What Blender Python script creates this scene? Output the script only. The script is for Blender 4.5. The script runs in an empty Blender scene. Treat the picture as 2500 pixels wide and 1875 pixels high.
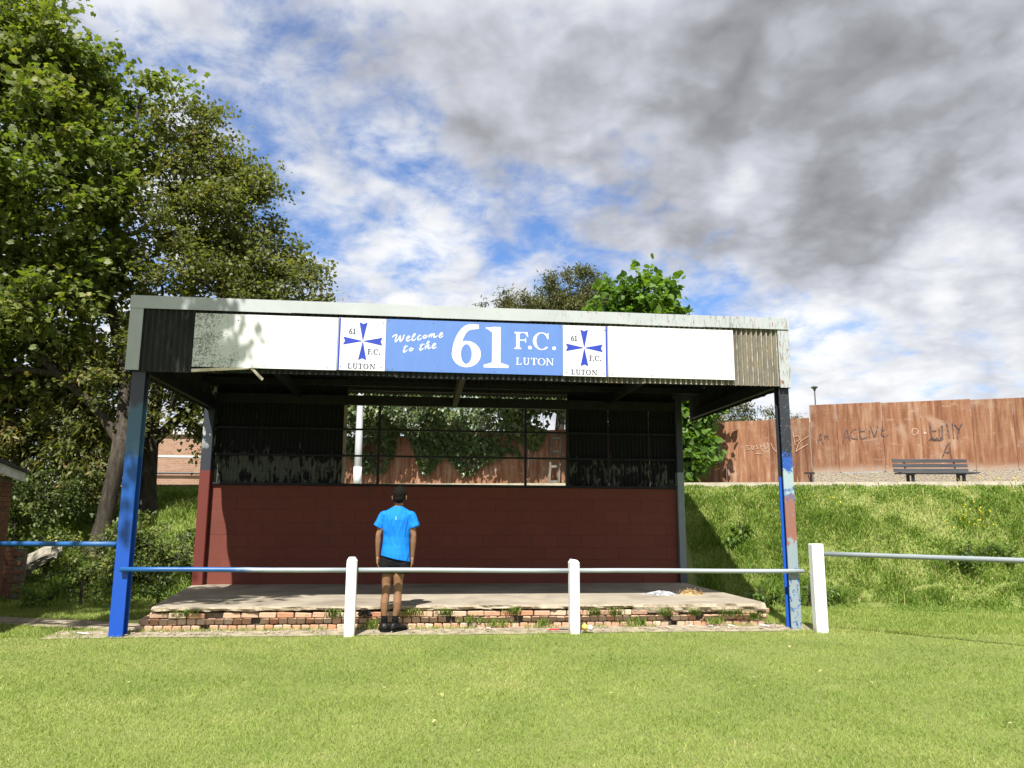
import bpy, bmesh, math, random
import numpy as np
from mathutils import Vector, Matrix

R = math.radians
random.seed(7)
rng = np.random.default_rng(11)
sc = bpy.context.scene
COL = sc.collection

# ------------------------------------------------------------------ camera
EYE = 1.45
TILT, ROLL = R(9.86), R(0.306)
fw = Vector((0, math.cos(TILT), math.sin(TILT)))
up0 = Vector((0, -math.sin(TILT), math.cos(TILT)))
rt0 = Vector((1, 0, 0))
rt = rt0 * math.cos(ROLL) + up0 * math.sin(ROLL)
up = up0 * math.cos(ROLL) - rt0 * math.sin(ROLL)
cd = bpy.data.cameras.new('camera')
cam = bpy.data.objects.new('camera', cd)
COL.objects.link(cam)
cd.sensor_width = 36
cd.lens = 36 * 1880.4 / 2500
cd.clip_start = 0.1
cd.clip_end = 3000
cam.matrix_world = Matrix(((rt.x, up.x, -fw.x, 0), (rt.y, up.y, -fw.y, 0), (rt.z, up.z, -fw.z, EYE), (0, 0, 0, 1)))
sc.camera = cam

# ------------------------------------------------------------------ node helpers
def N(t, typ, ins=None, **props):
    n = t.nodes.new(typ)
    for k, v in props.items():
        setattr(n, k, v)
    for k, v in (ins or {}).items():
        s = n.inputs[k]
        if isinstance(v, bpy.types.NodeSocket):
            t.links.new(v, s)
        else:
            if hasattr(s, 'default_value') and s.type == 'RGBA' and len(v) == 3:
                v = (*v, 1)
            s.default_value = v
    return n

def math_(t, op, a, b=0.0, c=None, clamp=False):
    ins = {0: a, 1: b}
    if c is not None:
        ins[2] = c
    return N(t, 'ShaderNodeMath', ins, operation=op, use_clamp=clamp).outputs[0]

def noise(t, vec, scale, detail=4, rough=0.55, dist=0.0):
    return N(t, 'ShaderNodeTexNoise', {'Vector': vec, 'Scale': scale, 'Detail': detail, 'Roughness': rough, 'Distortion': dist}).outputs['Fac']

def sstep(t, x, lo, hi, a=0.0, b=1.0):
    return N(t, 'ShaderNodeMapRange', {'Value': x, 'From Min': lo, 'From Max': hi, 'To Min': a, 'To Max': b}, interpolation_type='SMOOTHSTEP').outputs[0]

def lin(t, x, lo, hi, a=0.0, b=1.0):
    return N(t, 'ShaderNodeMapRange', {'Value': x, 'From Min': lo, 'From Max': hi, 'To Min': a, 'To Max': b}).outputs[0]

def mix(t, f, a, b, mode='MIX'):
    n = t.nodes.new('ShaderNodeMix')
    n.data_type = 'RGBA'
    n.blend_type = mode
    for i, v in ((0, f), (6, a), (7, b)):
        s = n.inputs[i]
        if isinstance(v, bpy.types.NodeSocket):
            t.links.new(v, s)
        elif i == 0:
            s.default_value = v
        else:
            s.default_value = (*v[:3], 1)
    return n.outputs[2]

def ramp(t, f, stops, interp='LINEAR'):
    n = t.nodes.new('ShaderNodeValToRGB')
    cr = n.color_ramp
    cr.interpolation = interp
    while len(cr.elements) < len(stops):
        cr.elements.new(0.5)
    for e, (p, c) in zip(cr.elements, stops):
        e.position = p
        e.color = (*c[:3], 1)
    t.links.new(f, n.inputs[0])
    return n.outputs[0]

def scalev(t, vec, s):
    return N(t, 'ShaderNodeVectorMath', {0: vec, 1: s}, operation='MULTIPLY').outputs[0]

def addv(t, a, b):
    return N(t, 'ShaderNodeVectorMath', {0: a, 1: b}, operation='ADD').outputs[0]

# ------------------------------------------------------------------ sky and sun
TRAVEL = Vector((0.166, 1.025, -1.5)).normalized()       # the way the sunlight travels
SUN_EL = math.asin(-TRAVEL.z)
SUN_AZ = math.atan2(-TRAVEL.x, -TRAVEL.y)                # from +Y towards +X
w = bpy.data.worlds.new('World')
sc.world = w
w.use_nodes = True
t = w.node_tree
t.nodes.clear()
sky = N(t, 'ShaderNodeTexSky', sky_type='NISHITA', sun_disc=False, sun_elevation=SUN_EL, sun_rotation=SUN_AZ, air_density=1.0, dust_density=0.6, ozone_density=2.0)
d0 = N(t, 'ShaderNodeTexCoord').outputs['Generated']
sepd = N(t, 'ShaderNodeSeparateXYZ', {0: d0})
den = math_(t, 'ADD', math_(t, 'MAXIMUM', sepd.outputs[2], 0.0), 0.28)
pl = N(t, 'ShaderNodeCombineXYZ', {0: math_(t, 'DIVIDE', sepd.outputs[0], den), 1: math_(t, 'DIVIDE', sepd.outputs[1], den), 2: 0.37}).outputs[0]
wn = N(t, 'ShaderNodeTexNoise', {'Vector': d0, 'Scale': 4.0, 'Detail': 4, 'Roughness': 0.5}).outputs['Color']
dw = addv(t, d0, scalev(t, addv(t, wn, (-0.5, -0.5, -0.5)), (0.11, 0.11, 0.11)))
def blob(dv, deg, amp):
    v = Vector(dv).normalized()
    dt = N(t, 'ShaderNodeVectorMath', {0: dw, 1: v}, operation='DOT_PRODUCT').outputs['Value']
    return sstep(t, dt, math.cos(R(deg)), math.cos(R(deg * 0.15)), 0.0, amp)
def total(lst):
    s = lst[0]
    for x in lst[1:]:
        s = math_(t, 'ADD', s, x)
    return s
nmid = noise(t, addv(t, pl, (7.3, 2.1, 0)), 2.9, 6, 0.55, 0.1)
nfine = noise(t, addv(t, pl, (1.7, 9.1, 3)), 7.5, 6, 0.64, 0.25)
nA = noise(t, addv(t, pl, (3.1, 5.7, 0)), 3.0, 2.5, 0.5, 0.12)
nB = noise(t, addv(t, pl, (8.2, 0.4, 0)), 7.5, 3, 0.55, 0.12)
bil = lambda q: math_(t, 'ABSOLUTE', math_(t, 'SUBTRACT', q, 0.5))
puff = lin(t, math_(t, 'ADD', math_(t, 'MULTIPLY', bil(nA), 0.6), math_(t, 'MULTIPLY', bil(nB), 0.4)), 0.0, 0.14, 0.68, 0.30)
holes = total([blob((-0.38, 0.77, 0.50), 24, 0.10), blob((-0.28, 0.85, 0.43), 17, 0.08), blob((-0.15, 0.89, 0.42), 15, 0.08), blob((0.10, 0.93, 0.368), 10, 0.16), blob((0.22, 0.92, 0.328), 10, 0.14), blob((-0.02, 0.92, 0.395), 10, 0.10)])
darks = total([blob((0.22, 0.80, 0.56), 16, 0.18), blob((0.47, 0.73, 0.53), 20, 0.26), blob((0.38, 0.82, 0.46), 11, 0.12), blob((-0.11, 0.80, 0.59), 13, 0.20), blob((0.07, 0.88, 0.46), 11, 0.20), blob((0.57, 0.75, 0.38), 14, 0.13), blob((0.62, 0.74, 0.27), 12, 0.12)])
lights = total([blob((0.045, 0.82, 0.57), 7, 0.20), blob((-0.22, 0.92, 0.31), 13, 0.08), blob((0.28, 0.90, 0.32), 17, 0.10)])
fluff = math_(t, 'MULTIPLY', math_(t, 'SUBTRACT', math_(t, 'ADD', math_(t, 'MULTIPLY', nfine, 0.70), math_(t, 'MULTIPLY', math_(t, 'SUBTRACT', 1.0, puff), 0.30)), 0.5), 1.45)
cover = sstep(t, math_(t, 'ADD', math_(t, 'SUBTRACT', math_(t, 'ADD', fluff, 0.70), holes), math_(t, 'MULTIPLY', darks, 0.9)), 0.28, 0.72, 0.04, 1.0)
shade = math_(t, 'ADD', math_(t, 'SUBTRACT', darks, lights), math_(t, 'MULTIPLY', math_(t, 'SUBTRACT', math_(t, 'ADD', math_(t, 'ADD', math_(t, 'MULTIPLY', nmid, 0.35), math_(t, 'MULTIPLY', nfine, 0.25)), math_(t, 'MULTIPLY', puff, 0.40)), 0.5), 1.8))
ccol = ramp(t, math_(t, 'ADD', shade, 0.235, clamp=True), [(0.0, (10.2, 10.3, 10.5)), (0.2, (8.4, 8.6, 9.0)), (0.42, (6.2, 6.4, 7.1)), (0.7, (3.9, 4.0, 4.35)), (1.0, (2.4, 2.45, 2.6))])
skyc = mix(t, 1.0, sky.outputs[0], (1.05, 1.42, 1.92), 'MULTIPLY')
cl = mix(t, cover, skyc, ccol)
bg = N(t, 'ShaderNodeBackground', {'Color': cl, 'Strength': 0.052})
N(t, 'ShaderNodeOutputWorld', {'Surface': bg.outputs[0]})

sd = bpy.data.lights.new('sun', 'SUN')
sd.energy = 5.0
sd.angle = R(0.55)
sd.color = (1.0, 0.95, 0.87)
sun = bpy.data.objects.new('sun', sd)
COL.objects.link(sun)
sun.rotation_euler = TRAVEL.to_track_quat('-Z', 'Y').to_euler()
sun.location = (-10, -30, 40)

sc.view_settings.view_transform = 'Standard'
sc.view_settings.look = 'None'
sc.view_settings.exposure = 0.95
sc.view_settings.gamma = 1.0
sc.view_settings.use_curve_mapping = False
sc.render.engine = 'CYCLES'
sc.cycles.max_bounces = 6
sc.cycles.diffuse_bounces = 3
sc.cycles.glossy_bounces = 2
sc.cycles.transmission_bounces = 3
w.cycles.sampling_method = 'MANUAL'
w.cycles.sample_map_resolution = 512

# ------------------------------------------------------------------ object helpers
def tag(o, label=None, cat=None, group=None, kind=None):
    if label: o['label'] = label
    if cat: o['category'] = cat
    if group: o['group'] = group
    if kind: o['kind'] = kind
    return o

def empty(name, loc=(0, 0, 0), rz=0.0, label=None, cat=None, group=None):
    o = bpy.data.objects.new(name, None)
    o.empty_display_size = 0.1
    COL.objects.link(o)
    o.location = loc
    o.rotation_euler = (0, 0, rz)
    return tag(o, label, cat, group)

def put(name, mesh, mat=None, parent=None, loc=(0, 0, 0), rot=(0, 0, 0)):
    o = bpy.data.objects.new(name, mesh)
    COL.objects.link(o)
    if mat and not mesh.materials:
        mesh.materials.append(mat)
    o.parent = parent
    o.location = loc
    o.rotation_euler = rot
    return o

class MB:
    def __init__(s):
        s.V = []; s.F = []
    def add(s, v, f):
        b = len(s.V)
        s.V += [tuple(p) for p in v]
        s.F += [tuple(i + b for i in q) for q in f]
        return s
    def box(s, x0, x1, y0, y1, z0, z1, b=0.0, M=None, jit=0.0):
        cx, cy, cz = (x0 + x1) / 2, (y0 + y1) / 2, (z0 + z1) / 2
        dx, dy, dz = abs(x1 - x0) / 2, abs(y1 - y0) / 2, abs(z1 - z0) / 2
        if b <= 0:
            v = [(cx + i * dx, cy + j * dy, cz + k * dz) for i in (-1, 1) for j in (-1, 1) for k in (-1, 1)]
            f = [(0, 1, 3, 2), (4, 6, 7, 5), (0, 4, 5, 1), (2, 3, 7, 6), (0, 2, 6, 4), (1, 5, 7, 3)]
        else:
            v = []; ix = {}
            for i in (-1, 1):
                for j in (-1, 1):
                    for k in (-1, 1):
                        jx, jy, jz = [(random.random() - .5) * jit for _ in range(3)]
                        ix[i, j, k] = len(v)
                        v += [(cx + i * dx + jx, cy + j * (dy - b) + jy, cz + k * (dz - b) + jz), (cx + i * (dx - b) + jx, cy + j * dy + jy, cz + k * (dz - b) + jz), (cx + i * (dx - b) + jx, cy + j * (dy - b) + jy, cz + k * dz + jz)]
            f = []
            for i in (-1, 1):
                f.append([ix[i, -1, -1], ix[i, 1, -1], ix[i, 1, 1], ix[i, -1, 1]])
                f.append([ix[-1, i, -1] + 1, ix[1, i, -1] + 1, ix[1, i, 1] + 1, ix[-1, i, 1] + 1])
                f.append([ix[-1, -1, i] + 2, ix[1, -1, i] + 2, ix[1, 1, i] + 2, ix[-1, 1, i] + 2])
                for j in (-1, 1):
                    f.append([ix[i, j, -1], ix[i, j, 1], ix[i, j, 1] + 1, ix[i, j, -1] + 1])
                    f.append([ix[i, -1, j], ix[i, 1, j], ix[i, 1, j] + 2, ix[i, -1, j] + 2])
                    f.append([ix[-1, i, j] + 1, ix[1, i, j] + 1, ix[1, i, j] + 2, ix[-1, i, j] + 2])
                    for k in (-1, 1):
                        a = ix[i, j, k]
                        f.append([a, a + 1, a + 2])
        if M is not None:
            v = [tuple(M @ Vector(p)) for p in v]
        return s.add(v, f)
    def tube(s, pts, rad, n=8, cap=True):
        pts = [Vector(p) for p in pts]
        if not hasattr(rad, '__len__'):
            rad = [rad] * len(pts)
        v = []; f = []
        ref = None
        for i, p in enumerate(pts):
            d = (pts[min(i + 1, len(pts) - 1)] - pts[max(i - 1, 0)]).normalized()
            if ref is None:
                ref = Vector((0, 0, 1)) if abs(d.z) < 0.9 else Vector((1, 0, 0))
            a = d.cross(ref).normalized()
            b = a.cross(d).normalized()
            ref = b
            for k in range(n):
                an = 2 * math.pi * k / n
                v.append(p + (a * math.cos(an) + b * math.sin(an)) * rad[i])
        for i in range(len(pts) - 1):
            for k in range(n):
                f.append((i * n + k, i * n + (k + 1) % n, (i + 1) * n + (k + 1) % n, (i + 1) * n + k))
        if cap:
            f.append(tuple(range(n))); f.append(tuple(range((len(pts) - 1) * n, len(pts) * n)))
        return s.add(v, f)
    def prism(s, poly, y0, y1):                # polygon in xz, thickness along y
        n = len(poly)
        v = [(x, y0, z) for x, z in poly] + [(x, y1, z) for x, z in poly]
        f = [tuple(range(n)), tuple(range(n, 2 * n))] + [(i, (i + 1) % n, (i + 1) % n + n, i + n) for i in range(n)]
        return s.add(v, f)
    def loft(s, rings, n=18):                  # rings: (centre, rx, ry[, tiltz function])
        v = []; f = []
        for c, rx, ry in rings:
            for k in range(n):
                a = 2 * math.pi * k / n
                v.append((c[0] + math.cos(a) * rx, c[1] + math.sin(a) * ry, c[2]))
        m = len(rings)
        for i in range(m - 1):
            for k in range(n):
                f.append((i * n + k, i * n + (k + 1) % n, (i + 1) * n + (k + 1) % n, (i + 1) * n + k))
        f.append(tuple(range(n))); f.append(tuple(range((m - 1) * n, m * n)))
        return s.add(v, f)
    def ball(s, c, r, n=12, m=8):
        if not hasattr(r, '__len__'): r = (r, r, r)
        v = []; f = []
        for i in range(m + 1):
            th = math.pi * min(max(i / m, 0.02), 0.98)
            for k in range(n):
                a = 2 * math.pi * k / n
                v.append((c[0] + r[0] * math.sin(th) * math.cos(a), c[1] + r[1] * math.sin(th) * math.sin(a), c[2] + r[2] * math.cos(th)))
        for i in range(m):
            for k in range(n):
                f.append((i * n + k, i * n + (k + 1) % n, (i + 1) * n + (k + 1) % n, (i + 1) * n + k))
        f.append(tuple(range(n))); f.append(tuple(range(m * n, (m + 1) * n)))
        return s.add(v, f)
    def mesh(s, name, mat=None, smooth=False, fix=True):
        me = bpy.data.meshes.new(name)
        me.from_pydata(s.V, [], s.F)
        if fix:
            b = bmesh.new(); b.from_mesh(me)
            bmesh.ops.recalc_face_normals(b, faces=b.faces)
            b.to_mesh(me); b.free()
        if mat: me.materials.append(mat)
        if smooth:
            me.polygons.foreach_set('use_smooth', [True] * len(me.polygons))
        return me
    def build(s, name, mat=None, parent=None, smooth=False, loc=(0, 0, 0), rot=(0, 0, 0), fix=True):
        return put(name, s.mesh(name, mat, smooth, fix), None, parent, loc, rot)

def np_mesh(name, V, F, mat, rnd=None, k=3, smooth=False):
    """big mesh from numpy arrays; F is (n,k)"""
    me = bpy.data.meshes.new(name)
    V = np.ascontiguousarray(V, dtype=np.float32); F = np.ascontiguousarray(F, dtype=np.int32)
    me.vertices.add(len(V)); me.vertices.foreach_set('co', V.ravel())
    me.loops.add(F.size); me.loops.foreach_set('vertex_index', F.ravel())
    me.polygons.add(len(F)); me.polygons.foreach_set('loop_start', np.arange(0, F.size, k, dtype=np.int32))
    if rnd is not None:
        a = me.attributes.new('rnd', 'FLOAT', 'POINT')
        a.data.foreach_set('value', np.ascontiguousarray(rnd, dtype=np.float32))
    me.materials.append(mat)
    me.update(calc_edges=True)
    if smooth:
        me.polygons.foreach_set('use_smooth', np.ones(len(F), dtype=bool))
    return me

def vnoise(x, y, s, seed=0):
    """smooth 2-d value noise 0..1"""
    r = np.random.default_rng(seed).random((64, 64))
    x = np.asarray(x) * s + 100; y = np.asarray(y) * s + 100
    i = np.floor(x).astype(int); j = np.floor(y).astype(int)
    fx = x - i; fy = y - j
    fx = fx * fx * (3 - 2 * fx); fy = fy * fy * (3 - 2 * fy)
    g = lambda a, b: r[a % 64, b % 64]
    return (g(i, j) * (1 - fx) + g(i + 1, j) * fx) * (1 - fy) + (g(i, j + 1) * (1 - fx) + g(i + 1, j + 1) * fx) * fy

# ------------------------------------------------------------------ materials
def material(name, fn, rough=0.8, spec=0.4, metallic=0.0):
    m = bpy.data.materials.new(name)
    m.use_nodes = True
    t = m.node_tree
    t.nodes.clear()
    co = N(t, 'ShaderNodeTexCoord').outputs['Object']
    r = fn(t, co)
    base, bump = r if isinstance(r, tuple) else (r, None)
    p = N(t, 'ShaderNodeBsdfPrincipled', {'Roughness': rough, 'Specular IOR Level': spec, 'Metallic': metallic})
    if isinstance(base, bpy.types.NodeSocket): t.links.new(base, p.inputs['Base Color'])
    else: p.inputs['Base Color'].default_value = (*base, 1)
    if bump:
        h, st, di = bump
        b = N(t, 'ShaderNodeBump', {'Height': h, 'Strength': st, 'Distance': di})
        t.links.new(b.outputs[0], p.inputs['Normal'])
    N(t, 'ShaderNodeOutputMaterial', {'Surface': p.outputs[0]})
    return m

def orand(t):
    return N(t, 'ShaderNodeObjectInfo').outputs['Random']

def simple(name, a, b, scale=8, rough=0.8, bump=0.2, bd=0.01, stretch=(1, 1, 1), spec=0.4, metallic=0.0, lo=0.35, hi=0.65, vary=0.0):
    def f(t, co):
        v = scalev(t, co, stretch)
        n = noise(t, v, scale, 6, 0.6)
        c = mix(t, sstep(t, n, lo, hi), a, b)
        if vary:
            o = orand(t)
            c = mix(t, 1.0, c, ramp(t, o, [(0, (1 - vary,) * 3), (1, (1 + vary,) * 3)]), 'MULTIPLY')
        h = noise(t, v, scale * 6, 4, 0.6)
        return c, (h, bump, bd)
    return material(name, f, rough, spec, metallic)

def m_brick(name, stops):
    def f(t, co):
        o = orand(t)
        c = ramp(t, o, stops)
        v = addv(t, co, N(t, 'ShaderNodeCombineXYZ', {0: math_(t, 'MULTIPLY', o, 37.0), 1: math_(t, 'MULTIPLY', o, 91.0), 2: 0.0}).outputs[0])
        n = noise(t, v, 14, 6, 0.65)
        c = mix(t, sstep(t, n, 0.50, 0.80, 0, 0.8), c, (0.20, 0.165, 0.125))
        n2 = noise(t, v, 60, 3, 0.6)
        c = mix(t, sstep(t, n2, 0.62, 0.75, 0, 0.6), c, (0.62, 0.55, 0.45))
        return c, (noise(t, v, 45, 5, 0.7), 0.7, 0.008)
    return material(name, f, 0.92, 0.2)
M_BRICK = m_brick('weathered brick', [(0.0, (0.42, 0.205, 0.12)), (0.3, (0.50, 0.34, 0.23)), (0.55, (0.44, 0.28, 0.19)), (0.8, (0.54, 0.43, 0.32)), (1.0, (0.36, 0.21, 0.145))])
M_BRICK2 = m_brick('brown shed brick', [(0.0, (0.16, 0.07, 0.045)), (0.5, (0.20, 0.09, 0.055)), (1.0, (0.13, 0.06, 0.045))])
M_BRICKFAR = m_brick('pale orange brick', [(0.0, (0.50, 0.28, 0.17)), (0.5, (0.56, 0.36, 0.24)), (1.0, (0.46, 0.26, 0.17))])

def f_concrete(t, co):
    n = noise(t, co, 1.7, 7, 0.6, 0.4)
    c = ramp(t, n, [(0.3, (0.20, 0.17, 0.135)), (0.5, (0.29, 0.255, 0.20)), (0.7, (0.36, 0.32, 0.255))])
    s = noise(t, scalev(t, co, (2, 2, 2)), 30, 3, 0.7)
    c = mix(t, sstep(t, s, 0.55, 0.8, 0, 0.5), c, (0.20, 0.18, 0.15))
    st = noise(t, addv(t, co, (3, 1, 7)), 0.8, 6, 0.65, 0.6)
    c = mix(t, sstep(t, st, 0.56, 0.70, 0, 0.45), c, (0.15, 0.13, 0.11))
    return c, (noise(t, co, 55, 6, 0.7), 0.5, 0.01)
M_CONC = material('old concrete', f_concrete, 0.93, 0.2)
def f_edge(t, co):
    n = noise(t, co, 9, 7, 0.7, 0.3)
    c = ramp(t, n, [(0.3, (0.17, 0.14, 0.10)), (0.5, (0.36, 0.30, 0.22)), (0.72, (0.52, 0.46, 0.36))])
    return c, (noise(t, co, 38, 6, 0.75), 0.9, 0.02)
M_EDGE = material('crumbled concrete', f_edge, 0.95, 0.15)
M_KERB = simple('pale kerb concrete', (0.46, 0.42, 0.34), (0.34, 0.31, 0.25), 6, 0.9, 0.3)
def f_pebble(t, co):
    v = N(t, 'ShaderNodeTexVoronoi', {'Vector': co, 'Scale': 26.0})
    c = mix(t, 0.85, v.outputs['Color'], (0.42, 0.37, 0.29))
    c = mix(t, 0.75, c, ramp(t, v.outputs['Distance'], [(0.0, (0.36, 0.31, 0.24)), (0.5, (0.25, 0.21, 0.155)), (0.9, (0.15, 0.12, 0.085))]))
    return c, (v.outputs['Distance'], 0.6, 0.02)
M_PLINTH = material('pebbly concrete plinth', f_pebble, 0.95, 0.2)

def f_redwall(t, co):
    n = noise(t, co, 3, 6, 0.6)
    c = mix(t, n, (0.132, 0.034, 0.023), (0.168, 0.046, 0.031))
    o = orand(t)
    c = mix(t, 1.0, c, ramp(t, o, [(0, (0.95, 0.95, 0.95)), (1, (1.05, 1.05, 1.05))]), 'MULTIPLY')
    wp = N(t, 'ShaderNodeNewGeometry').outputs['Position']
    s = noise(t, scalev(t, wp, (1, 1, 0.5)), 2.2, 6, 0.66, 0.4)
    c = mix(t, sstep(t, s, 0.54, 0.72, 0, 0.45), c, (0.085, 0.035, 0.028))
    s2 = noise(t, wp, 9, 5, 0.75)
    c = mix(t, sstep(t, s2, 0.67, 0.71, 0, 0.5), c, (0.19, 0.075, 0.058))
    return c, (noise(t, co, 60, 5, 0.7), 0.45, 0.006)
M_RED = material('red masonry paint', f_redwall, 0.75, 0.35)
M_MORTAR_RED = simple('red painted mortar', (0.115, 0.024, 0.019), (0.14, 0.030, 0.023), 12, 0.9, 0.4)
M_MORTAR = simple('grey mortar', (0.10, 0.085, 0.065), (0.19, 0.16, 0.125), 20, 0.95, 0.6)

def f_galv(t, co):
    n = noise(t, scalev(t, co, (1, 1, 1.0)), 3, 6, 0.6)
    c = mix(t, n, (0.285, 0.31, 0.325), (0.42, 0.445, 0.46))
    sx = N(t, 'ShaderNodeSeparateXYZ', {0: co})
    right = sstep(t, sx.outputs[0], 2.2, 8.6, 0.0, 0.13)
    st = noise(t, scalev(t, co, (14, 14, 2.2)), 2.4, 6, 0.72)
    c = mix(t, sstep(t, math_(t, 'ADD', st, right), 0.66, 0.72, 0, 0.8), c, (0.16, 0.17, 0.16))
    rs = noise(t, addv(t, scalev(t, co, (9, 9, 3.0)), (4, 2, 6)), 1.3, 5, 0.7)
    c = mix(t, sstep(t, math_(t, 'ADD', rs, right), 0.72, 0.755), c, (0.22, 0.075, 0.035))
    return c, (noise(t, co, 30, 3), 0.1, 0.004)
M_GALV = material('weathered painted flashing', f_galv, 0.55, 0.5)

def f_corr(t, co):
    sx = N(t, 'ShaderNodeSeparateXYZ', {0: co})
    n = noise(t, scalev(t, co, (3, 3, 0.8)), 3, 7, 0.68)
    dark = ramp(t, n, [(0.3, (0.016, 0.018, 0.018)), (0.6, (0.035, 0.038, 0.036)), (0.8, (0.09, 0.085, 0.06))])  # shade on the left sheets put into their colour; right end is weathered
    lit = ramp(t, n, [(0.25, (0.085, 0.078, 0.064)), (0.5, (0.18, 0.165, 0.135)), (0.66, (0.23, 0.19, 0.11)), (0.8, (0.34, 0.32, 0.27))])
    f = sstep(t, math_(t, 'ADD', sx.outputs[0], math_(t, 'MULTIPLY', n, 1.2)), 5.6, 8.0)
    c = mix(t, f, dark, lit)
    rg = math_(t, 'MULTIPLY', sstep(t, math_(t, 'ADD', sx.outputs[1], math_(t, 'MULTIPLY', math_(t, 'SUBTRACT', noise(t, co, 12, 4, 0.7), 0.5), 0.02)), -0.037, -0.043), f)
    c = mix(t, math_(t, 'MULTIPLY', rg, 0.85), c, (0.44, 0.42, 0.37))
    sp = noise(t, co, 26, 5, 0.75)
    c = mix(t, sstep(t, sp, 0.66, 0.72, 0, 0.7), c, (0.50, 0.47, 0.40))
    return c, (noise(t, co, 40, 4, 0.7), 0.4, 0.008)
M_CORR = material('fibre cement sheet shaded left weathered right', f_corr, 0.9, 0.2)
M_ROOFIN = simple('near black roof sheet', (0.009, 0.010, 0.013), (0.020, 0.021, 0.022), 5, 0.85, 0.3, spec=0.2)  # near-black tone over the whole sheet
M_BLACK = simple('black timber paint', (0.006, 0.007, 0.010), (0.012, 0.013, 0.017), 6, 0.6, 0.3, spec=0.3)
M_DARKWOOD = simple('old rafter timber', (0.03, 0.025, 0.02), (0.055, 0.047, 0.036), 5, 0.85, 0.4, stretch=(8, 1, 8))
def f_peel(t, co):
    v = scalev(t, co, (2.2, 2.2, 0.85))
    n = noise(t, v, 4.2, 6, 0.66, 0.7)
    m = noise(t, co, 1.1, 3)
    sx = N(t, 'ShaderNodeSeparateXYZ', {0: co})
    band = sstep(t, sx.outputs[2], 3.0, 2.3, -0.16, 0.05)
    f = sstep(t, math_(t, 'ADD', math_(t, 'ADD', n, math_(t, 'MULTIPLY', m, 0.35)), band), 0.72, 0.75)
    c = mix(t, f, (0.006, 0.007, 0.009), (0.085, 0.092, 0.082))
    return c, (f, 0.3, 0.004)
M_PEEL = material('peeling black sheet', f_peel, 0.75, 0.3)

def f_white(t, co):
    n = noise(t, scalev(t, co, (2, 1, 0.5)), 3, 5, 0.6)
    return mix(t, n, (0.62, 0.635, 0.64), (0.55, 0.565, 0.575)), (noise(t, co, 4, 2), 0.03, 0.01)
M_SIGNW = material('white sign board', f_white, 0.45, 0.4)
def f_mildew(t, co):
    sx = N(t, 'ShaderNodeSeparateXYZ', {0: co})
    n = noise(t, scalev(t, co, (2.5, 1, 0.35)), 3, 5, 0.6)
    c = mix(t, sstep(t, n, 0.4, 0.75, 0, 0.6), (0.62, 0.635, 0.635), (0.50, 0.53, 0.52))
    left = sstep(t, sx.outputs[0], 1.25, 0.0, -0.26, 0.06)
    s = noise(t, co, 34, 5, 0.75, 0.6)
    big = noise(t, co, 3.2, 3, 0.6)
    f = sstep(t, math_(t, 'ADD', math_(t, 'ADD', s, left), math_(t, 'MULTIPLY', math_(t, 'SUBTRACT', big, 0.5), 0.5)), 0.52, 0.60, 0, 0.85)
    c = mix(t, f, c, (0.16, 0.17, 0.15))
    v = N(t, 'ShaderNodeTexVoronoi', {'Vector': scalev(t, co, (1, 0.01, 1)), 'Scale': 4.5, 'Randomness': 1.0}).outputs['Distance']
    c = mix(t, sstep(t, v, 0.075, 0.045), c, (0.06, 0.065, 0.06))
    return c
M_SIGNM = material('mildewed white board', f_mildew, 0.6, 0.3)
def f_signblue(t, co):
    n = noise(t, scalev(t, co, (3, 1, 0.6)), 2.5, 6, 0.65)
    c = mix(t, n, (0.072, 0.158, 0.43), (0.108, 0.208, 0.50))
    s = noise(t, scalev(t, co, (5, 1, 0.7)), 7, 4, 0.7)
    c = mix(t, sstep(t, s, 0.62, 0.78, 0, 0.5), c, (0.25, 0.33, 0.60))
    v = N(t, 'ShaderNodeTexVoronoi', {'Vector': scalev(t, addv(t, co, (0.31, 0, 0.17)), (1, 0.01, 1)), 'Scale': 1.6}).outputs['Distance']
    return mix(t, sstep(t, v, 0.10, 0.08, 0, 0.45), c, (0.05, 0.10, 0.38))
M_SIGNB = material('faded blue sign', f_signblue, 0.5, 0.4)
M_INK = simple('royal blue print', (0.012, 0.035, 0.34), (0.018, 0.045, 0.38), 5, 0.5, 0.0)
M_INK2 = simple('violet grey print', (0.022, 0.020, 0.085), (0.032, 0.030, 0.105), 9, 0.6, 0.0)
M_PRINTW = simple('white print', (0.64, 0.65, 0.66), (0.58, 0.60, 0.62), 5, 0.5, 0.0)
M_SCREW = simple('dull screw', (0.10, 0.11, 0.13), (0.16, 0.16, 0.17), 30, 0.5, 0.0)

def f_postL(t, co):
    s = N(t, 'ShaderNodeSeparateXYZ', {0: co})
    n = noise(t, co, 3.5, 6, 0.6)
    z = math_(t, 'ADD', s.outputs[2], math_(t, 'MULTIPLY', math_(t, 'SUBTRACT', n, 0.5), 0.5))
    c = ramp(t, lin(t, z, 0, 3.3), [(0.0, (0.006, 0.065, 0.42)), (0.35, (0.008, 0.07, 0.36)), (0.52, (0.010, 0.085, 0.36)), (0.64, (0.009, 0.075, 0.28)), (0.68, (0.05, 0.12, 0.20)), (0.85, (0.045, 0.10, 0.17)), (0.88, (0.03, 0.035, 0.05)), (1.0, (0.025, 0.028, 0.04))])
    ch = noise(t, addv(t, co, (5, 5, 1)), 17, 5, 0.75)
    c = mix(t, sstep(t, ch, 0.70, 0.72, 0, 0.8), c, (0.20, 0.24, 0.26))
    return c, (noise(t, co, 26, 5, 0.7), 0.25, 0.005)
M_POSTL = material('blue chipped gloss paint', f_postL, 0.42, 0.5)
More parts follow.
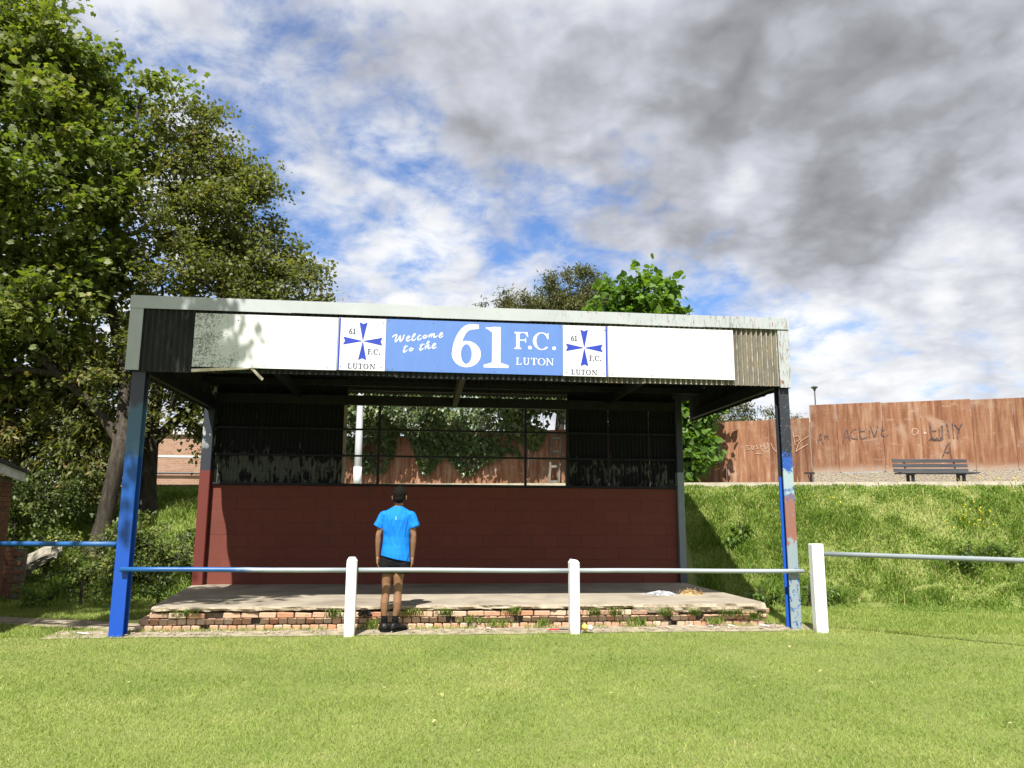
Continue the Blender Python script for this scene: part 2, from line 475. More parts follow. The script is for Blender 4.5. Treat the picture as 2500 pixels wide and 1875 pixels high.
def f_postR(t, co):
    s = N(t, 'ShaderNodeSeparateXYZ', {0: co})
    n = noise(t, co, 9, 7, 0.7, 0.5)
    z = math_(t, 'ADD', s.outputs[2], math_(t, 'MULTIPLY', math_(t, 'SUBTRACT', n, 0.5), 0.9))
    c = ramp(t, lin(t, z, 0, 3.3), [(0.0, (0.23, 0.29, 0.32)), (0.34, (0.22, 0.28, 0.31)), (0.36, (0.24, 0.10, 0.075)), (0.52, (0.23, 0.115, 0.09)), (0.535, (0.02, 0.08, 0.30)), (0.56, (0.28, 0.37, 0.40)), (0.64, (0.28, 0.37, 0.40)), (0.65, (0.015, 0.075, 0.34)), (0.70, (0.015, 0.07, 0.31)), (0.715, (0.018, 0.022, 0.030)), (1.0, (0.022, 0.027, 0.036))])
    p = noise(t, addv(t, scalev(t, co, (1, 1, 0.6)), (7, 1, 3)), 26, 6, 0.78, 0.3)
    c = mix(t, sstep(t, p, 0.60, 0.62, 0, 0.8), c, (0.20, 0.27, 0.31))
    p2 = noise(t, addv(t, scalev(t, co, (1, 1, 0.7)), (1, 8, 2)), 19, 6, 0.76, 0.3)
    low = sstep(t, s.outputs[2], 1.1, 0.6, -0.10, 0.05)
    c = mix(t, sstep(t, math_(t, 'ADD', p2, low), 0.60, 0.615), c, (0.012, 0.075, 0.28))
    p3 = noise(t, addv(t, co, (2, 5, 9)), 20, 5, 0.75)
    c = mix(t, sstep(t, p3, 0.62, 0.64, 0, 0.8), c, (0.27, 0.13, 0.10))
    return c, (noise(t, co, 30, 6, 0.7), 0.35, 0.006)
M_POSTR = material('many layered peeling paint', f_postR, 0.6, 0.4)
def f_postR2(t, co):
    s = N(t, 'ShaderNodeSeparateXYZ', {0: co})
    n = noise(t, co, 12, 6, 0.7)
    z = math_(t, 'ADD', s.outputs[2], math_(t, 'MULTIPLY', math_(t, 'SUBTRACT', n, 0.5), 0.02))
    c = mix(t, sstep(t, z, 2.02, 2.04), (0.010, 0.085, 0.46), (0.018, 0.022, 0.032))
    return mix(t, sstep(t, noise(t, co, 15, 5, 0.7), 0.64, 0.66), c, (0.010, 0.03, 0.12)), (n, 0.2, 0.004)
M_POSTR2 = material('blue over black paint', f_postR2, 0.5, 0.4)
def f_backpost(t, co):
    s = N(t, 'ShaderNodeSeparateXYZ', {0: co})
    c = mix(t, sstep(t, s.outputs[2], 2.225, 2.235), (0.135, 0.030, 0.023), (0.028, 0.034, 0.045))
    p = noise(t, scalev(t, co, (2, 2, 1)), 3, 5, 0.6)
    pe = math_(t, 'MULTIPLY', sstep(t, s.outputs[2], 2.5, 2.8), sstep(t, p, 0.55, 0.57))
    return mix(t, pe, c, (0.33, 0.36, 0.38)), (noise(t, co, 50, 5, 0.7), 0.3, 0.005)
M_BACKL = material('half red half black paint', f_backpost, 0.7, 0.3)
def f_backpostR(t, co):
    s = N(t, 'ShaderNodeSeparateXYZ', {0: co})
    n = noise(t, co, 5, 5, 0.6)
    c = mix(t, sstep(t, s.outputs[2], 2.29, 2.30), mix(t, n, (0.17, 0.21, 0.23), (0.22, 0.26, 0.28)), (0.028, 0.034, 0.045))
    low = sstep(t, math_(t, 'ADD', s.outputs[2], math_(t, 'MULTIPLY', n, 0.2)), 0.62, 0.60)
    return mix(t, low, c, (0.07, 0.08, 0.09)), (noise(t, co, 30, 4), 0.2, 0.004)
M_BACKR = material('grey green half black paint', f_backpostR, 0.6, 0.4)

def f_whitepost(t, co):
    n = noise(t, scalev(t, co, (3, 3, 0.5)), 5, 6, 0.65)
    c = mix(t, sstep(t, n, 0.5, 0.8, 0, 0.5), (0.80, 0.81, 0.80), (0.60, 0.61, 0.60))
    zz = N(t, 'ShaderNodeSeparateXYZ', {0: co}).outputs[2]
    c = mix(t, sstep(t, math_(t, 'ADD', zz, math_(t, 'MULTIPLY', noise(t, co, 14, 5, 0.7), 0.22)), 0.24, 0.08, 0, 0.65), c, (0.30, 0.29, 0.22))
    d = noise(t, co, 40, 4, 0.7)
    c = mix(t, sstep(t, d, 0.68, 0.74, 0, 0.7), c, (0.35, 0.34, 0.32))
    return c, (noise(t, scalev(t, co, (6, 6, 0.7)), 12, 5, 0.7), 0.25, 0.006)
M_WPOST = material('white gloss on post', f_whitepost, 0.6, 0.4)
def f_rail(t, co, blue_to, blue_lo, k=1.0):
    s = N(t, 'ShaderNodeSeparateXYZ', {0: co})
    n = noise(t, scalev(t, co, (1, 3, 3)), 3.5, 6, 0.65)
    c = mix(t, n, (0.24, 0.28, 0.31), (0.36, 0.41, 0.43))
    c = mix(t, 1.0, c, (k, k, k), 'MULTIPLY')
    x = math_(t, 'ADD', s.outputs[0], math_(t, 'MULTIPLY', math_(t, 'SUBTRACT', n, 0.5), 3.2))
    c = mix(t, sstep(t, x, blue_to, blue_lo), c, mix(t, n, (0.012, 0.075, 0.26), (0.02, 0.12, 0.33)))
    p = noise(t, addv(t, scalev(t, co, (1, 2, 2)), (3, 0, 1)), 9, 5, 0.7)
    c = mix(t, sstep(t, p, 0.70, 0.715), c, (0.02, 0.09, 0.36))
    return c, (noise(t, co, 30, 4, 0.7), 0.2, 0.004)
M_RAILM = material('chalky pale rail paint', lambda t, c: f_rail(t, c, 2.4, 1.1), 0.45, 0.5)
M_RAILB = material('worn blue rail paint', lambda t, c: f_rail(t, c, 60, 50), 0.5, 0.5)
M_RAILG = material('grey galvanised rail', lambda t, c: f_rail(t, c, -60, -70, 0.72), 0.5, 0.5)

def f_ply(t, co):
    o = orand(t)
    ofs = N(t, 'ShaderNodeCombineXYZ', {0: math_(t, 'MULTIPLY', o, 53.0), 1: 0.0, 2: math_(t, 'MULTIPLY', o, 17.0)}).outputs[0]
    v = addv(t, co, ofs)
    n = noise(t, scalev(t, v, (4.5, 1, 0.5)), 1.7, 8, 0.66, 0.35)
    n2 = noise(t, v, 1.4, 5, 0.6, 0.4)
    c = ramp(t, n, [(0.28, (0.15, 0.058, 0.032)), (0.45, (0.285, 0.125, 0.063)), (0.57, (0.385, 0.195, 0.108)), (0.70, (0.52, 0.37, 0.26))])
    c = mix(t, sstep(t, n2, 0.52, 0.72, 0, 0.62), c, (0.48, 0.335, 0.235))
    sw = noise(t, scalev(t, v, (1.0, 1, 3.0)), 2.0, 7, 0.72, 1.8)
    c = mix(t, sstep(t, sw, 0.57, 0.66, 0, 0.40), c, (0.55, 0.40, 0.29))
    c = mix(t, sstep(t, noise(t, scalev(t, v, (12, 1, 0.3)), 1.5, 5, 0.7), 0.60, 0.70, 0, 0.5), c, (0.16, 0.075, 0.05))
    c = mix(t, 1.0, c, ramp(t, o, [(0, (0.53, 0.53, 0.55)), (1, (0.78, 0.79, 0.82))]), 'MULTIPLY')
    s = N(t, 'ShaderNodeSeparateXYZ', {0: co})
    low = sstep(t, math_(t, 'ADD', s.outputs[2], math_(t, 'MULTIPLY', n, 0.5)), 0.48, 0.22, 0, 0.7)
    c = mix(t, low, c, (0.36, 0.30, 0.24))
    vo = N(t, 'ShaderNodeTexVoronoi', {'Vector': scalev(t, v, (1, 0.02, 1)), 'Scale': 7.0}).outputs['Distance']
    c = mix(t, sstep(t, vo, 0.075, 0.05), c, (0.10, 0.055, 0.04))
    return c, (noise(t, scalev(t, v, (9, 1, 0.8)), 6, 5, 0.7), 0.3, 0.005)
M_PLY = material('stained plywood', f_ply, 0.85, 0.25)
M_CHALK = simple('chalky scratch', (0.50, 0.37, 0.29), (0.34, 0.20, 0.14), 22, 0.9, 0.0)
M_SPRAY = simple('dark spray paint', (0.045, 0.040, 0.044), (0.17, 0.088, 0.06), 16, 0.8, 0.0, lo=0.42, hi=0.62)
M_BENCH = simple('dark grey bench slat', (0.045, 0.046, 0.052), (0.075, 0.076, 0.082), 5, 0.6, 0.3, stretch=(0.3, 6, 6))
M_IRON = simple('black iron', (0.012, 0.012, 0.014), (0.022, 0.022, 0.024), 20, 0.5, 0.2)
M_POLE = simple('grey white lamp pole', (0.60, 0.62, 0.66), (0.50, 0.52, 0.56), 3, 0.5, 0.05)
M_LAMP = simple('dark lamp housing', (0.06, 0.065, 0.075), (0.09, 0.095, 0.10), 6, 0.5, 0.1)
M_LAMPG = simple('pale lamp lens', (0.34, 0.37, 0.41), (0.42, 0.45, 0.48), 6, 0.3, 0.0)
M_GREYWOOD = simple('grey split timber', (0.19, 0.165, 0.135), (0.30, 0.27, 0.225), 6, 0.9, 0.5, stretch=(4, 4, 0.6))
M_PALEWOOD = simple('splintered pale batten', (0.50, 0.42, 0.32), (0.66, 0.60, 0.50), 9, 0.9, 0.5)
M_WTRIM = simple('grey white eaves board', (0.46, 0.47, 0.46), (0.60, 0.61, 0.60), 5, 0.7, 0.2)
M_FELT = simple('black roofing felt', (0.025, 0.025, 0.027), (0.05, 0.05, 0.05), 12, 0.95, 0.4)
M_STONE = simple('mossy rubble concrete', (0.20, 0.18, 0.14), (0.36, 0.33, 0.27), 7, 0.95, 0.8, bd=0.03)
M_SANDY = simple('sandy bank soil', (0.30, 0.23, 0.16), (0.42, 0.34, 0.24), 3, 0.95, 0.6, bd=0.03)
M_PATH = simple('tarmac path', (0.14, 0.135, 0.125), (0.20, 0.19, 0.175), 7, 0.95, 0.5)
M_ASH = simple('grey ash', (0.16, 0.16, 0.17), (0.50, 0.51, 0.54), 22, 0.95, 0.8, bd=0.02)
M_CHAR = simple('charred scraps', (0.012, 0.011, 0.010), (0.05, 0.045, 0.04), 20, 0.9, 0.7)
M_STRAW = simple('scorched straw', (0.40, 0.28, 0.12), (0.22, 0.15, 0.07), 18, 0.9, 0.6)
M_LITTERW = simple('white litter', (0.75, 0.76, 0.77), (0.60, 0.61, 0.63), 9, 0.6, 0.2)
M_LITTERY = simple('yellow wrapper', (0.60, 0.42, 0.10), (0.50, 0.33, 0.08), 9, 0.5, 0.2)
M_LITTERR = simple('red plastic', (0.42, 0.05, 0.04), (0.34, 0.04, 0.03), 9, 0.5, 0.1)
M_CABLE = simple('black rubber cable', (0.010, 0.010, 0.012), (0.02, 0.02, 0.022), 20, 0.5, 0.1)
M_CARRED = simple('red car paint', (0.42, 0.02, 0.03), (0.46, 0.025, 0.03), 3, 0.3, 0.0)
M_GLASS = simple('dark window glass', (0.03, 0.035, 0.04), (0.05, 0.055, 0.06), 3, 0.1, 0.0, spec=0.6)
M_RUBBER = simple('tyre rubber', (0.015, 0.015, 0.015), (0.03, 0.03, 0.03), 9, 0.8, 0.2)

def f_bark(t, co):
    n = noise(t, scalev(t, co, (3, 3, 0.7)), 5, 7, 0.68)
    c = ramp(t, n, [(0.3, (0.018, 0.015, 0.012)), (0.55, (0.052, 0.044, 0.034)), (0.75, (0.10, 0.088, 0.07))])
    return c, (n, 0.8, 0.03)
M_BARK = material('sycamore bark', f_bark, 0.95, 0.15)

def leaf_mat(name, stops, trans=(0.9, 1.15, 0.35), tf=0.34, rough=0.5, spec=0.35):
    m = bpy.data.materials.new(name)
    m.use_nodes = True
    t = m.node_tree
    t.nodes.clear()
    a = N(t, 'ShaderNodeAttribute', attribute_name='rnd').outputs['Fac']
    c = ramp(t, a, stops)
    p = N(t, 'ShaderNodeBsdfPrincipled', {'Base Color': c, 'Roughness': rough, 'Specular IOR Level': spec})
    tr = N(t, 'ShaderNodeBsdfTranslucent', {'Color': mix(t, 1.0, c, trans, 'MULTIPLY')})
    mx = N(t, 'ShaderNodeMixShader', {0: tf, 1: p.outputs[0], 2: tr.outputs[0]})
    N(t, 'ShaderNodeOutputMaterial', {'Surface': mx.outputs[0]})
    return m
L_SYC = leaf_mat('sycamore leaf', [(0, (0.064, 0.094, 0.023)), (0.5, (0.122, 0.156, 0.037)), (0.85, (0.195, 0.208, 0.055)), (1.0, (0.28, 0.22, 0.065))], (1.5, 1.7, 0.5), 0.42)
L_MAPLE = leaf_mat('field maple leaf', [(0, (0.068, 0.082, 0.028)), (0.5, (0.125, 0.142, 0.046)), (0.85, (0.19, 0.195, 0.062)), (1.0, (0.24, 0.17, 0.065))], (1.4, 1.5, 0.5), 0.42)
L_ELDER = leaf_mat('elder leaf', [(0, (0.055, 0.068, 0.026)), (0.5, (0.105, 0.118, 0.045)), (0.8, (0.15, 0.155, 0.060)), (0.93, (0.11, 0.06, 0.05)), (1.0, (0.15, 0.10, 0.06))], (1.3, 1.3, 0.6))
L_CAT = leaf_mat('broad bright leaf', [(0, (0.045, 0.095, 0.018)), (0.5, (0.090, 0.170, 0.028)), (1.0, (0.145, 0.235, 0.042))], (1.6, 1.7, 0.4), 0.36)
L_IVY = leaf_mat('ivy leaf', [(0, (0.045, 0.078, 0.026)), (0.6, (0.095, 0.135, 0.048)), (1.0, (0.19, 0.21, 0.07))], (1.2, 1.5, 0.5), 0.22, 0.4, 0.5)
L_BRAM = leaf_mat('bramble leaf', [(0, (0.036, 0.060, 0.018)), (0.5, (0.085, 0.118, 0.034)), (0.85, (0.145, 0.17, 0.046)), (1.0, (0.24, 0.24, 0.06))], (1.5, 1.7, 0.5), 0.28)
L_NETTLE = leaf_mat('nettle leaf', [(0, (0.04, 0.08, 0.014)), (0.5, (0.09, 0.16, 0.024)), (1.0, (0.16, 0.22, 0.04))], (1.5, 1.6, 0.4), 0.32)
L_GRASS = leaf_mat('mown grass', [(0, (0.130, 0.205, 0.036)), (0.45, (0.238, 0.315, 0.072)), (0.78, (0.325, 0.375, 0.112)), (0.93, (0.38, 0.385, 0.13)), (1.0, (0.50, 0.45, 0.22))], (1.2, 1.25, 0.6), 0.35, 0.6, 0.25)
L_ROUGH = leaf_mat('long bank grass', [(0, (0.085, 0.160, 0.022)), (0.45, (0.175, 0.270, 0.046)), (0.78, (0.26, 0.335, 0.078)), (0.93, (0.35, 0.35, 0.12)), (1.0, (0.50, 0.44, 0.23))], (1.2, 1.3, 0.6), 0.32, 0.6, 0.25)
L_PETAL = leaf_mat('yellow petal', [(0, (0.60, 0.50, 0.02)), (1, (0.75, 0.64, 0.03))], (1, 1, 1), 0.2)

def f_ground(t, co):
    n = noise(t, co, 0.9, 7, 0.6)
    n2 = noise(t, co, 9, 5, 0.65)
    c = mix(t, n, (0.118, 0.158, 0.042), (0.185, 0.200, 0.068))
    c = mix(t, sstep(t, n2, 0.55, 0.78, 0, 0.5), c, (0.18, 0.15, 0.08))
    return c, (n2, 0.6, 0.03)
M_GROUND = material('grassy soil', f_ground, 0.95, 0.1)
M_SOIL = simple('dry brown soil', (0.16, 0.115, 0.075), (0.27, 0.20, 0.135), 9, 0.95, 0.8, bd=0.03)
M_DIRT = simple('trodden gritty dirt', (0.20, 0.165, 0.12), (0.36, 0.31, 0.235), 7, 0.95, 0.7, bd=0.02)

# ------------------------------------------------------------------ frames and terrain
SX, SY, YAW = -4.8517, 9.6668, 0.113
CY, SYN = math.cos(YAW), math.sin(YAW)
def S(u, v, z=0.0):
    return (SX + u * CY - v * SYN, SY + u * SYN + v * CY, z)
def UV(x, y):
    return ((x - SX) * CY + (y - SY) * SYN, -(x - SX) * SYN + (y - SY) * CY)
BACK = 3.81
def yk(x):
    return 17.3 - 0.21 * np.clip(x, -30, 30)
def zt(x, y):
    x = np.asarray(x, float); y = np.asarray(y, float)
    yf = 13.8 - 0.2 * np.clip(x - 3.6, 0, 5)
    tt = np.clip((y - yf) / (yk(x) - 0.12 - yf), 0, 1)
    z = 2.12 * (0.5 * tt * tt * (3 - 2 * tt) + 0.5 * tt)
    z = z + 0.10 * (vnoise(x, y, 0.9, 3) - 0.5) * np.clip(tt * 6, 0, 1) * np.clip((1 - tt) * 6, 0, 1)
    u, v = UV(x, y)
    ins = (u > -0.2) & (u < 8.5) & (v > 0.2) & (v < BACK + 0.15)
    return np.where(ins, np.minimum(z, 0.2), z)
def z1(x, y):
    return float(zt(x, y))

xs = np.concatenate([[-600, -250, -100, -50, -30, -20], np.arange(-15, 16.01, 0.3), [20, 30, 50, 100, 250, 600]])
ys = np.concatenate([[-200, -60, -20, -5], np.arange(0, 24.01, 0.3), [28, 34, 45, 70, 120, 250, 900]])
GX, GY = np.meshgrid(xs, ys)
GZ = zt(GX, GY)
nx, ny = len(xs), len(ys)
I = (np.arange(ny - 1)[:, None] * nx + np.arange(nx - 1)[None, :]).ravel()
g = put('ground', np_mesh('ground', np.stack([GX, GY, GZ], -1).reshape(-1, 3), np.stack([I, I + 1, I + 1 + nx, I + nx], -1), M_GROUND, None, 4, True))
tag(g, 'grassy ground of the pitch and the bank behind it', 'ground', kind='structure')

BARE = [(7.15, 13.60, 0.40, 0.07), (8.4, 13.40, 0.30, 0.06)]
def bare_at(x, y):
    b = np.zeros_like(np.asarray(x, float), dtype=bool)
    for cx, cy, rx, ry in BARE:
        b |= ((x - cx) / rx) ** 2 + ((y - cy) / ry) ** 2 < 0.25 + 0.6 * vnoise(x, y, 7, 71)
    return b
# terrace path on top of the bank, with its pale kerb
def strip(name, fa, fb, x0, x1, z0, z1_, mat, label, n=60, kind='structure', cat='path'):
    mb = MB(); v = []; f = []
    for i in range(n + 1):
        x = x0 + (x1 - x0) * i / n
        v += [(x, fa(x), z0), (x, fa(x), z1_), (x, fb(x), z1_), (x, fb(x), z0)]
    for i in range(n):
        a = i * 4
        for k in range(3):
            f.append((a + k, a + k + 1, a + k + 5, a + k + 4))
    mb.add(v, f)
    return tag(mb.build(name, mat), label, cat, kind=kind)
FD = Vector((-0.92977, 0.36815, 0)); FA = Vector((12.9, 19.3, 0))
fence_y = lambda x: 19.3 + (12.9 - x) * 0.36815 / 0.92977
strip('path', lambda x: float(yk(x)) + 0.02, lambda x: fence_y(x) + 0.3, -16, 17, 2.0, 2.135, M_PATH, 'level path along the top of the bank')
strip('kerb', lambda x: float(yk(x)) - 0.12, lambda x: float(yk(x)) + 0.02, -9, 17, 1.95, 2.205, M_KERB, 'pale concrete kerb along the top of the grass bank', cat='kerb')

# ------------------------------------------------------------------ the stand
stand = empty('football_stand', (SX, SY, 0), YAW, 'small covered football stand with dark red wall, black cladding and blue steel posts', 'stand')
W = 8.789

def ibeam(mb, u0, u1, v0, v1, z0, z1_, tf=0.022, tw=0.02):
    mb.box(u0, u1, v0, v0 + tf, z0, z1_, 0.003)
    mb.box((u0 + u1 - tw) / 2, (u0 + u1 + tw) / 2, v0 + tf, v1 - tf, z0, z1_)
    mb.box(u0, u1, v1 - tf, v1, z0, z1_, 0.003)
m = MB(); ibeam(m, 0.0, 0.165, 0.0, 0.17, -0.3, 3.30)
tag(m.build('post', M_POSTL, stand), 'bright blue steel front post, patchy slate at the top')
m = MB(); m.box(W - 0.145, W, 0.0, 0.022, -0.3, 3.30, 0.003)
pr = m.build('post', M_POSTR, stand)
tag(pr, 'steel front post with peeling black, pale blue and rust red paint')
m = MB(); m.box(W - 0.0825, W - 0.0625, 0.022, 0.135, -0.3, 3.295); m.box(W - 0.145, W, 0.135, 0.157, -0.3, 3.295, 0.003)
m.build('rear_flange', M_POSTR2, pr)
# back posts
MB().box(-0.10, 0.075, BACK - 0.12, BACK + 0.16, 0.0, 3.72, 0.01).build('post', M_BACKL, stand)
MB().box(8.40, 8.525, BACK - 0.06, BACK + 0.10, 0.1, 3.70, 0.006).build('post', M_BACKR, stand)

# red block wall: every block a mesh of its own
wall = MB().box(0.08, 8.395, BACK + 0.035, BACK + 0.14, 0.2, 1.992).build('block_wall', M_MORTAR_RED, stand)
bh = 1.70 / 8
blocks = {}
def block_mesh(L):
    k = round(L, 2)
    if k not in blocks:
        mb = MB(); mb.box(0.0004, k - 0.0004, 0, 0.10, 0.0004, bh - 0.0004, 0.0020)
        blocks[k] = mb.mesh('block', M_RED)
    return blocks[k]
for row in range(8):
    x = 0.08; first = True
    while x < 8.394:
        L = 0.45 if not (first and row % 2) else 0.225
        first = False
        L = min(L, 8.395 - x)
        if L > 0.06:
            put('block', block_mesh(L), None, wall, (x, BACK + 0.024 + random.uniform(-0.002, 0.003), 0.292 + row * bh))
        x += L
MB().box(0.08, 8.40, BACK - 0.02, BACK + 0.14, 1.994, 2.035, 0.005).build('sill', M_BLACK, stand)

# corrugated sheets
def corr(mb, o, along, length, across, width, normal, pitch=0.073, amp=0.017, th=0.006, seg=8, ragged=0.0):
    o, a, c, n = Vector(o), Vector(along), Vector(across), Vector(normal)
    k = max(2, int(width / pitch * seg))
    v = []; f = []
    for i in range(k + 1):
        s = width * i / k
        h = amp * math.sin(2 * math.pi * s / pitch)
        rg = random.uniform(-ragged, ragged)
        for e in (0, 1):
            for q in (0, 1):
                v.append(o + c * s + n * (h + th * q) + a * (length * e + (rg if e else 0)))
    for i in range(k):
        A = i * 4; B = A + 4
        f += [(A, A + 2, B + 2, B), (A + 1, B + 1, B + 3, A + 3), (A, B, B + 1, A + 1), (A + 2, A + 3, B + 3, B + 2)]
    f += [(0, 1, 3, 2), (k * 4, k * 4 + 2, k * 4 + 3, k * 4 + 1)]
    return mb.add(v, f)

TOP = 4.245
BOT = 3.272
# fascia sheets hang behind the sign boards
x = -0.03
i = 0
while x < 8.75:
    L = min(1.12, 8.77 - x)
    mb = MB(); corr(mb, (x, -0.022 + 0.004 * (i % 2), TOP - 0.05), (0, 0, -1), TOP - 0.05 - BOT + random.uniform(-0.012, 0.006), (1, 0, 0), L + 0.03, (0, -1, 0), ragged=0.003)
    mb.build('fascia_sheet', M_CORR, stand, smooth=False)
    x += L; i += 1
# flashing along the top edge, in lapped lengths, and the corner trims
xs_ = [-0.075, 1.95, 3.62, 5.1, 6.45, 7.55, 8.815]
for i in range(6):
    a, b = xs_[i], xs_[i + 1]
    z0 = 4.088 + 0.004 * (i % 2)
    mb = MB()
    mb.prism([(a, z0), (b + 0.03 * (i < 5), z0), (b + 0.03 * (i < 5), TOP + 0.004), (a, TOP + 0.004)], -0.066 - 0.003 * (i % 2), -0.056 - 0.003 * (i % 2))
    mb.box(a, b, -0.066, 0.12, TOP + 0.004, TOP + 0.012)
    mb.build('flashing', M_GALV, stand)
MB().box(-0.072, 0.092, -0.056, -0.045, 3.28, 4.087).box(-0.072, -0.064, -0.045, 0.10, 3.28, 4.10).build('corner_trim', M_GALV, stand)
MB().box(8.645, 8.808, -0.056, -0.045, 3.262, 4.087).box(8.80, 8.808, -0.045, 0.10, 3.262, 4.10).build('corner_trim', M_GALV, stand)
# roof: monopitch corrugated sheets falling to the back
sl = Vector((0, 4.25, -0.50)).normalized()
nrm = Vector((0, 0.50, 4.25)).normalized()
x = -0.06
while x < 8.78:
    L = min(0.8, 8.80 - x)
    mb = MB(); corr(mb, (x, 0.0, TOP - 0.03 + random.uniform(-0.003, 0.003)), sl, 4.30, (1, 0, 0), L + 0.04, nrm, seg=6)
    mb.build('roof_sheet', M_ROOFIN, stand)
    x += L
# gable cladding on both ends, and timbers
for u, n_ in ((-0.02, -1), (8.78, 1)):
    mb = MB()
    zb = lambda v: TOP - 0.06 - 0.118 * v
    P = [(0.02, BOT + 0.0), (BACK + 0.25, BOT + 0.03), (BACK + 0.25, zb(BACK + 0.25)), (0.02, zb(0.02))]
    k = 64
    v = []; f = []
    for i in range(k + 1):
        vv = 0.02 + (BACK + 0.23) * i / k
        h = 0.012 * math.sin(i / k * (BACK + 0.23) / 0.073 * 2 * math.pi)
        for q in (0, 1):
            v += [(u + n_ * (h + 0.006 * q), vv, BOT + random.uniform(-0.006, 0.006)), (u + n_ * (h + 0.006 * q), vv, zb(vv))]
    for i in range(k):
        A = i * 4; B = A + 4
        f += [(A, A + 1, B + 1, B), (A + 2, B + 2, B + 3, A + 3), (A, B, B + 2, A + 2)]
    mb.add(v, f)
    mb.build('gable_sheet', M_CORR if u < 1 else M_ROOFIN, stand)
    s = 1 if u < 1 else -1
    MB().box(u + s * 0.03, u + s * 0.11, 0.16, BACK - 0.06, 3.30, 3.46, 0.006).build('side_beam', M_BLACK, stand)
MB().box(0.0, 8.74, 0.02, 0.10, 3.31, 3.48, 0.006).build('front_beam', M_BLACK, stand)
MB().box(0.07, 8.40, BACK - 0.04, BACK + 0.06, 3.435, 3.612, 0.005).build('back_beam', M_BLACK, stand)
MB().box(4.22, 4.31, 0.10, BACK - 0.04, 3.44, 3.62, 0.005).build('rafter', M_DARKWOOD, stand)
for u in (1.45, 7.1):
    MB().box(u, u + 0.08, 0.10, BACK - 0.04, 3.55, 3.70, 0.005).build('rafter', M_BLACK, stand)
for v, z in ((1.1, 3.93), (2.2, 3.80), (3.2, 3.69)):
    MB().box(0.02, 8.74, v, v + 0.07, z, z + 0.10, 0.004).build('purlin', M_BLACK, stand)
# back wall cladding either side of the opening
for a, b in ((0.075, 2.33), (6.362, 8.40)):
    x = a
    while x < b - 0.02:
        L = min(0.78, b - x)
        mb = MB(); corr(mb, (x, BACK + 0.085, 2.035), (0, 0, 1), 1.52, (1, 0, 0), L, (0, -1, 0), seg=6, amp=0.015)
        mb.build('wall_sheet', M_PEEL, stand)
        x += L
    mb = MB(); corr(mb, (a, BACK + 0.105, 3.56), (0, 0, 1), 0.26, (1, 0, 0), b - a, (0, -1, 0), seg=4, amp=0.015)
    mb.build('wall_sheet', M_ROOFIN, stand)
MB().box(2.33, 6.362, BACK + 0.02, BACK + 0.06, 3.712, 3.83).build('head_board', M_BLACK, stand)
for z in (2.508, 2.982):
    MB().box(0.08, 8.395, BACK - 0.005, BACK + 0.045, z, z + 0.034, 0.003).build('wall_rail', M_BLACK, stand)
for u in (2.918, 5.578):
    MB().box(u - 0.022, u + 0.022, BACK + 0.046, BACK + 0.092, 2.035, 3.44, 0.003).build('mullion', M_BLACK, stand)
for u in (2.30, 6.355):
    MB().box(u - 0.02, u + 0.03, BACK + 0.05, BACK + 0.16, 2.035, 3.44, 0.003).build('jamb', M_GREYWOOD if u < 3 else M_BLACK, stand)
# broken battens hanging from the fascia
mb = MB(); mb.box(-0.36, 0.36, -0.012, 0.012, -0.02, 0.02, 0.004, Matrix.Translation((1.10, -0.055, 3.317)) @ Matrix.Rotation(R(-4.5), 4, 'Y'))
mb.build('broken_batten', M_PALEWOOD, stand)
mb = MB(); mb.box(-0.12, 0.12, -0.01, 0.01, -0.018, 0.018, 0.004, Matrix.Translation((1.55, -0.05, 3.275)) @ Matrix.Rotation(R(45), 4, 'Y'))
mb.build('broken_batten', M_PALEWOOD, stand)

# ------------------------------------------------------------------ platform: slab on brick courses
plat = empty('brick_platform', (SX, SY, 0), YAW, 'low platform of cracked concrete slab on crumbling brick courses', 'platform')
def slab():
    n = 200
    v = []; f = []
    for i in range(n + 1):
        tt = i / n
        u = 0.337 + (8.498 - 0.337) * tt
        q = lambda s_, sd: float(vnoise(u, 0, s_, sd)) - 0.5
        ub = -0.12 + (8.47 + 0.12) * tt
        th = 0.062 + (0.055 if u > 6.6 else 0.0) + 0.022 * q(5, 31)
        bite = max(0.0, q(2.2, 33) - 0.22) * 0.22
        row = [(ub, BACK + 0.05, 0.306), (u + (ub - u) * .3, 1.4, 0.306), (u, 0.455 + bite, 0.306), (u, 0.424 + bite + 0.020 * q(9, 34), 0.300 + 0.008 * q(11, 35)),
               (u, 0.408 + bite * 0.6 + 0.040 * q(7, 36) + 0.012 * random.random(), 0.306 - th * 0.38), (u, 0.414 + 0.045 * q(8, 37) + 0.014 * random.random(), 0.306 - th * 0.72), (u, 0.424 + 0.02 * random.random(), 0.306 - th + 0.012 * random.random()), (u, 0.52, 0.306 - th), (ub, BACK + 0.05, 0.20)]
        v += row
    m_ = len(row)
    for i in range(n):
        a = i * m_; b = a + m_
        for k in range(m_ - 1):
            f.append((a + k, a + k + 1, b + k + 1, b + k))
    f.append(tuple(range(m_))); f.append(tuple(range(n * m_, n * m_ + m_)))
    return MB().add(v, f)
sl_o = slab().build('slab', M_CONC, plat)
sl_o.data.materials.append(M_EDGE)
for p in sl_o.data.polygons:
    if abs(p.normal.z) < 0.85: p.material_index = 1
MB().box(0.42, 8.42, 0.50, BACK - 0.1, 0.0, 0.225).build('core', M_MORTAR, plat)
stretch_ms = []; head_ms = []; side_ms = []
for k in range(5):
    stretch_ms.append(MB().box(0, 0.213, 0, 0.10, 0, 0.066, 0.008, jit=0.008).mesh('brick', M_BRICK))
    head_ms.append(MB().box(0, 0.103, 0, 0.10, 0, 0.066, 0.009, jit=0.008).mesh('brick', M_BRICK))
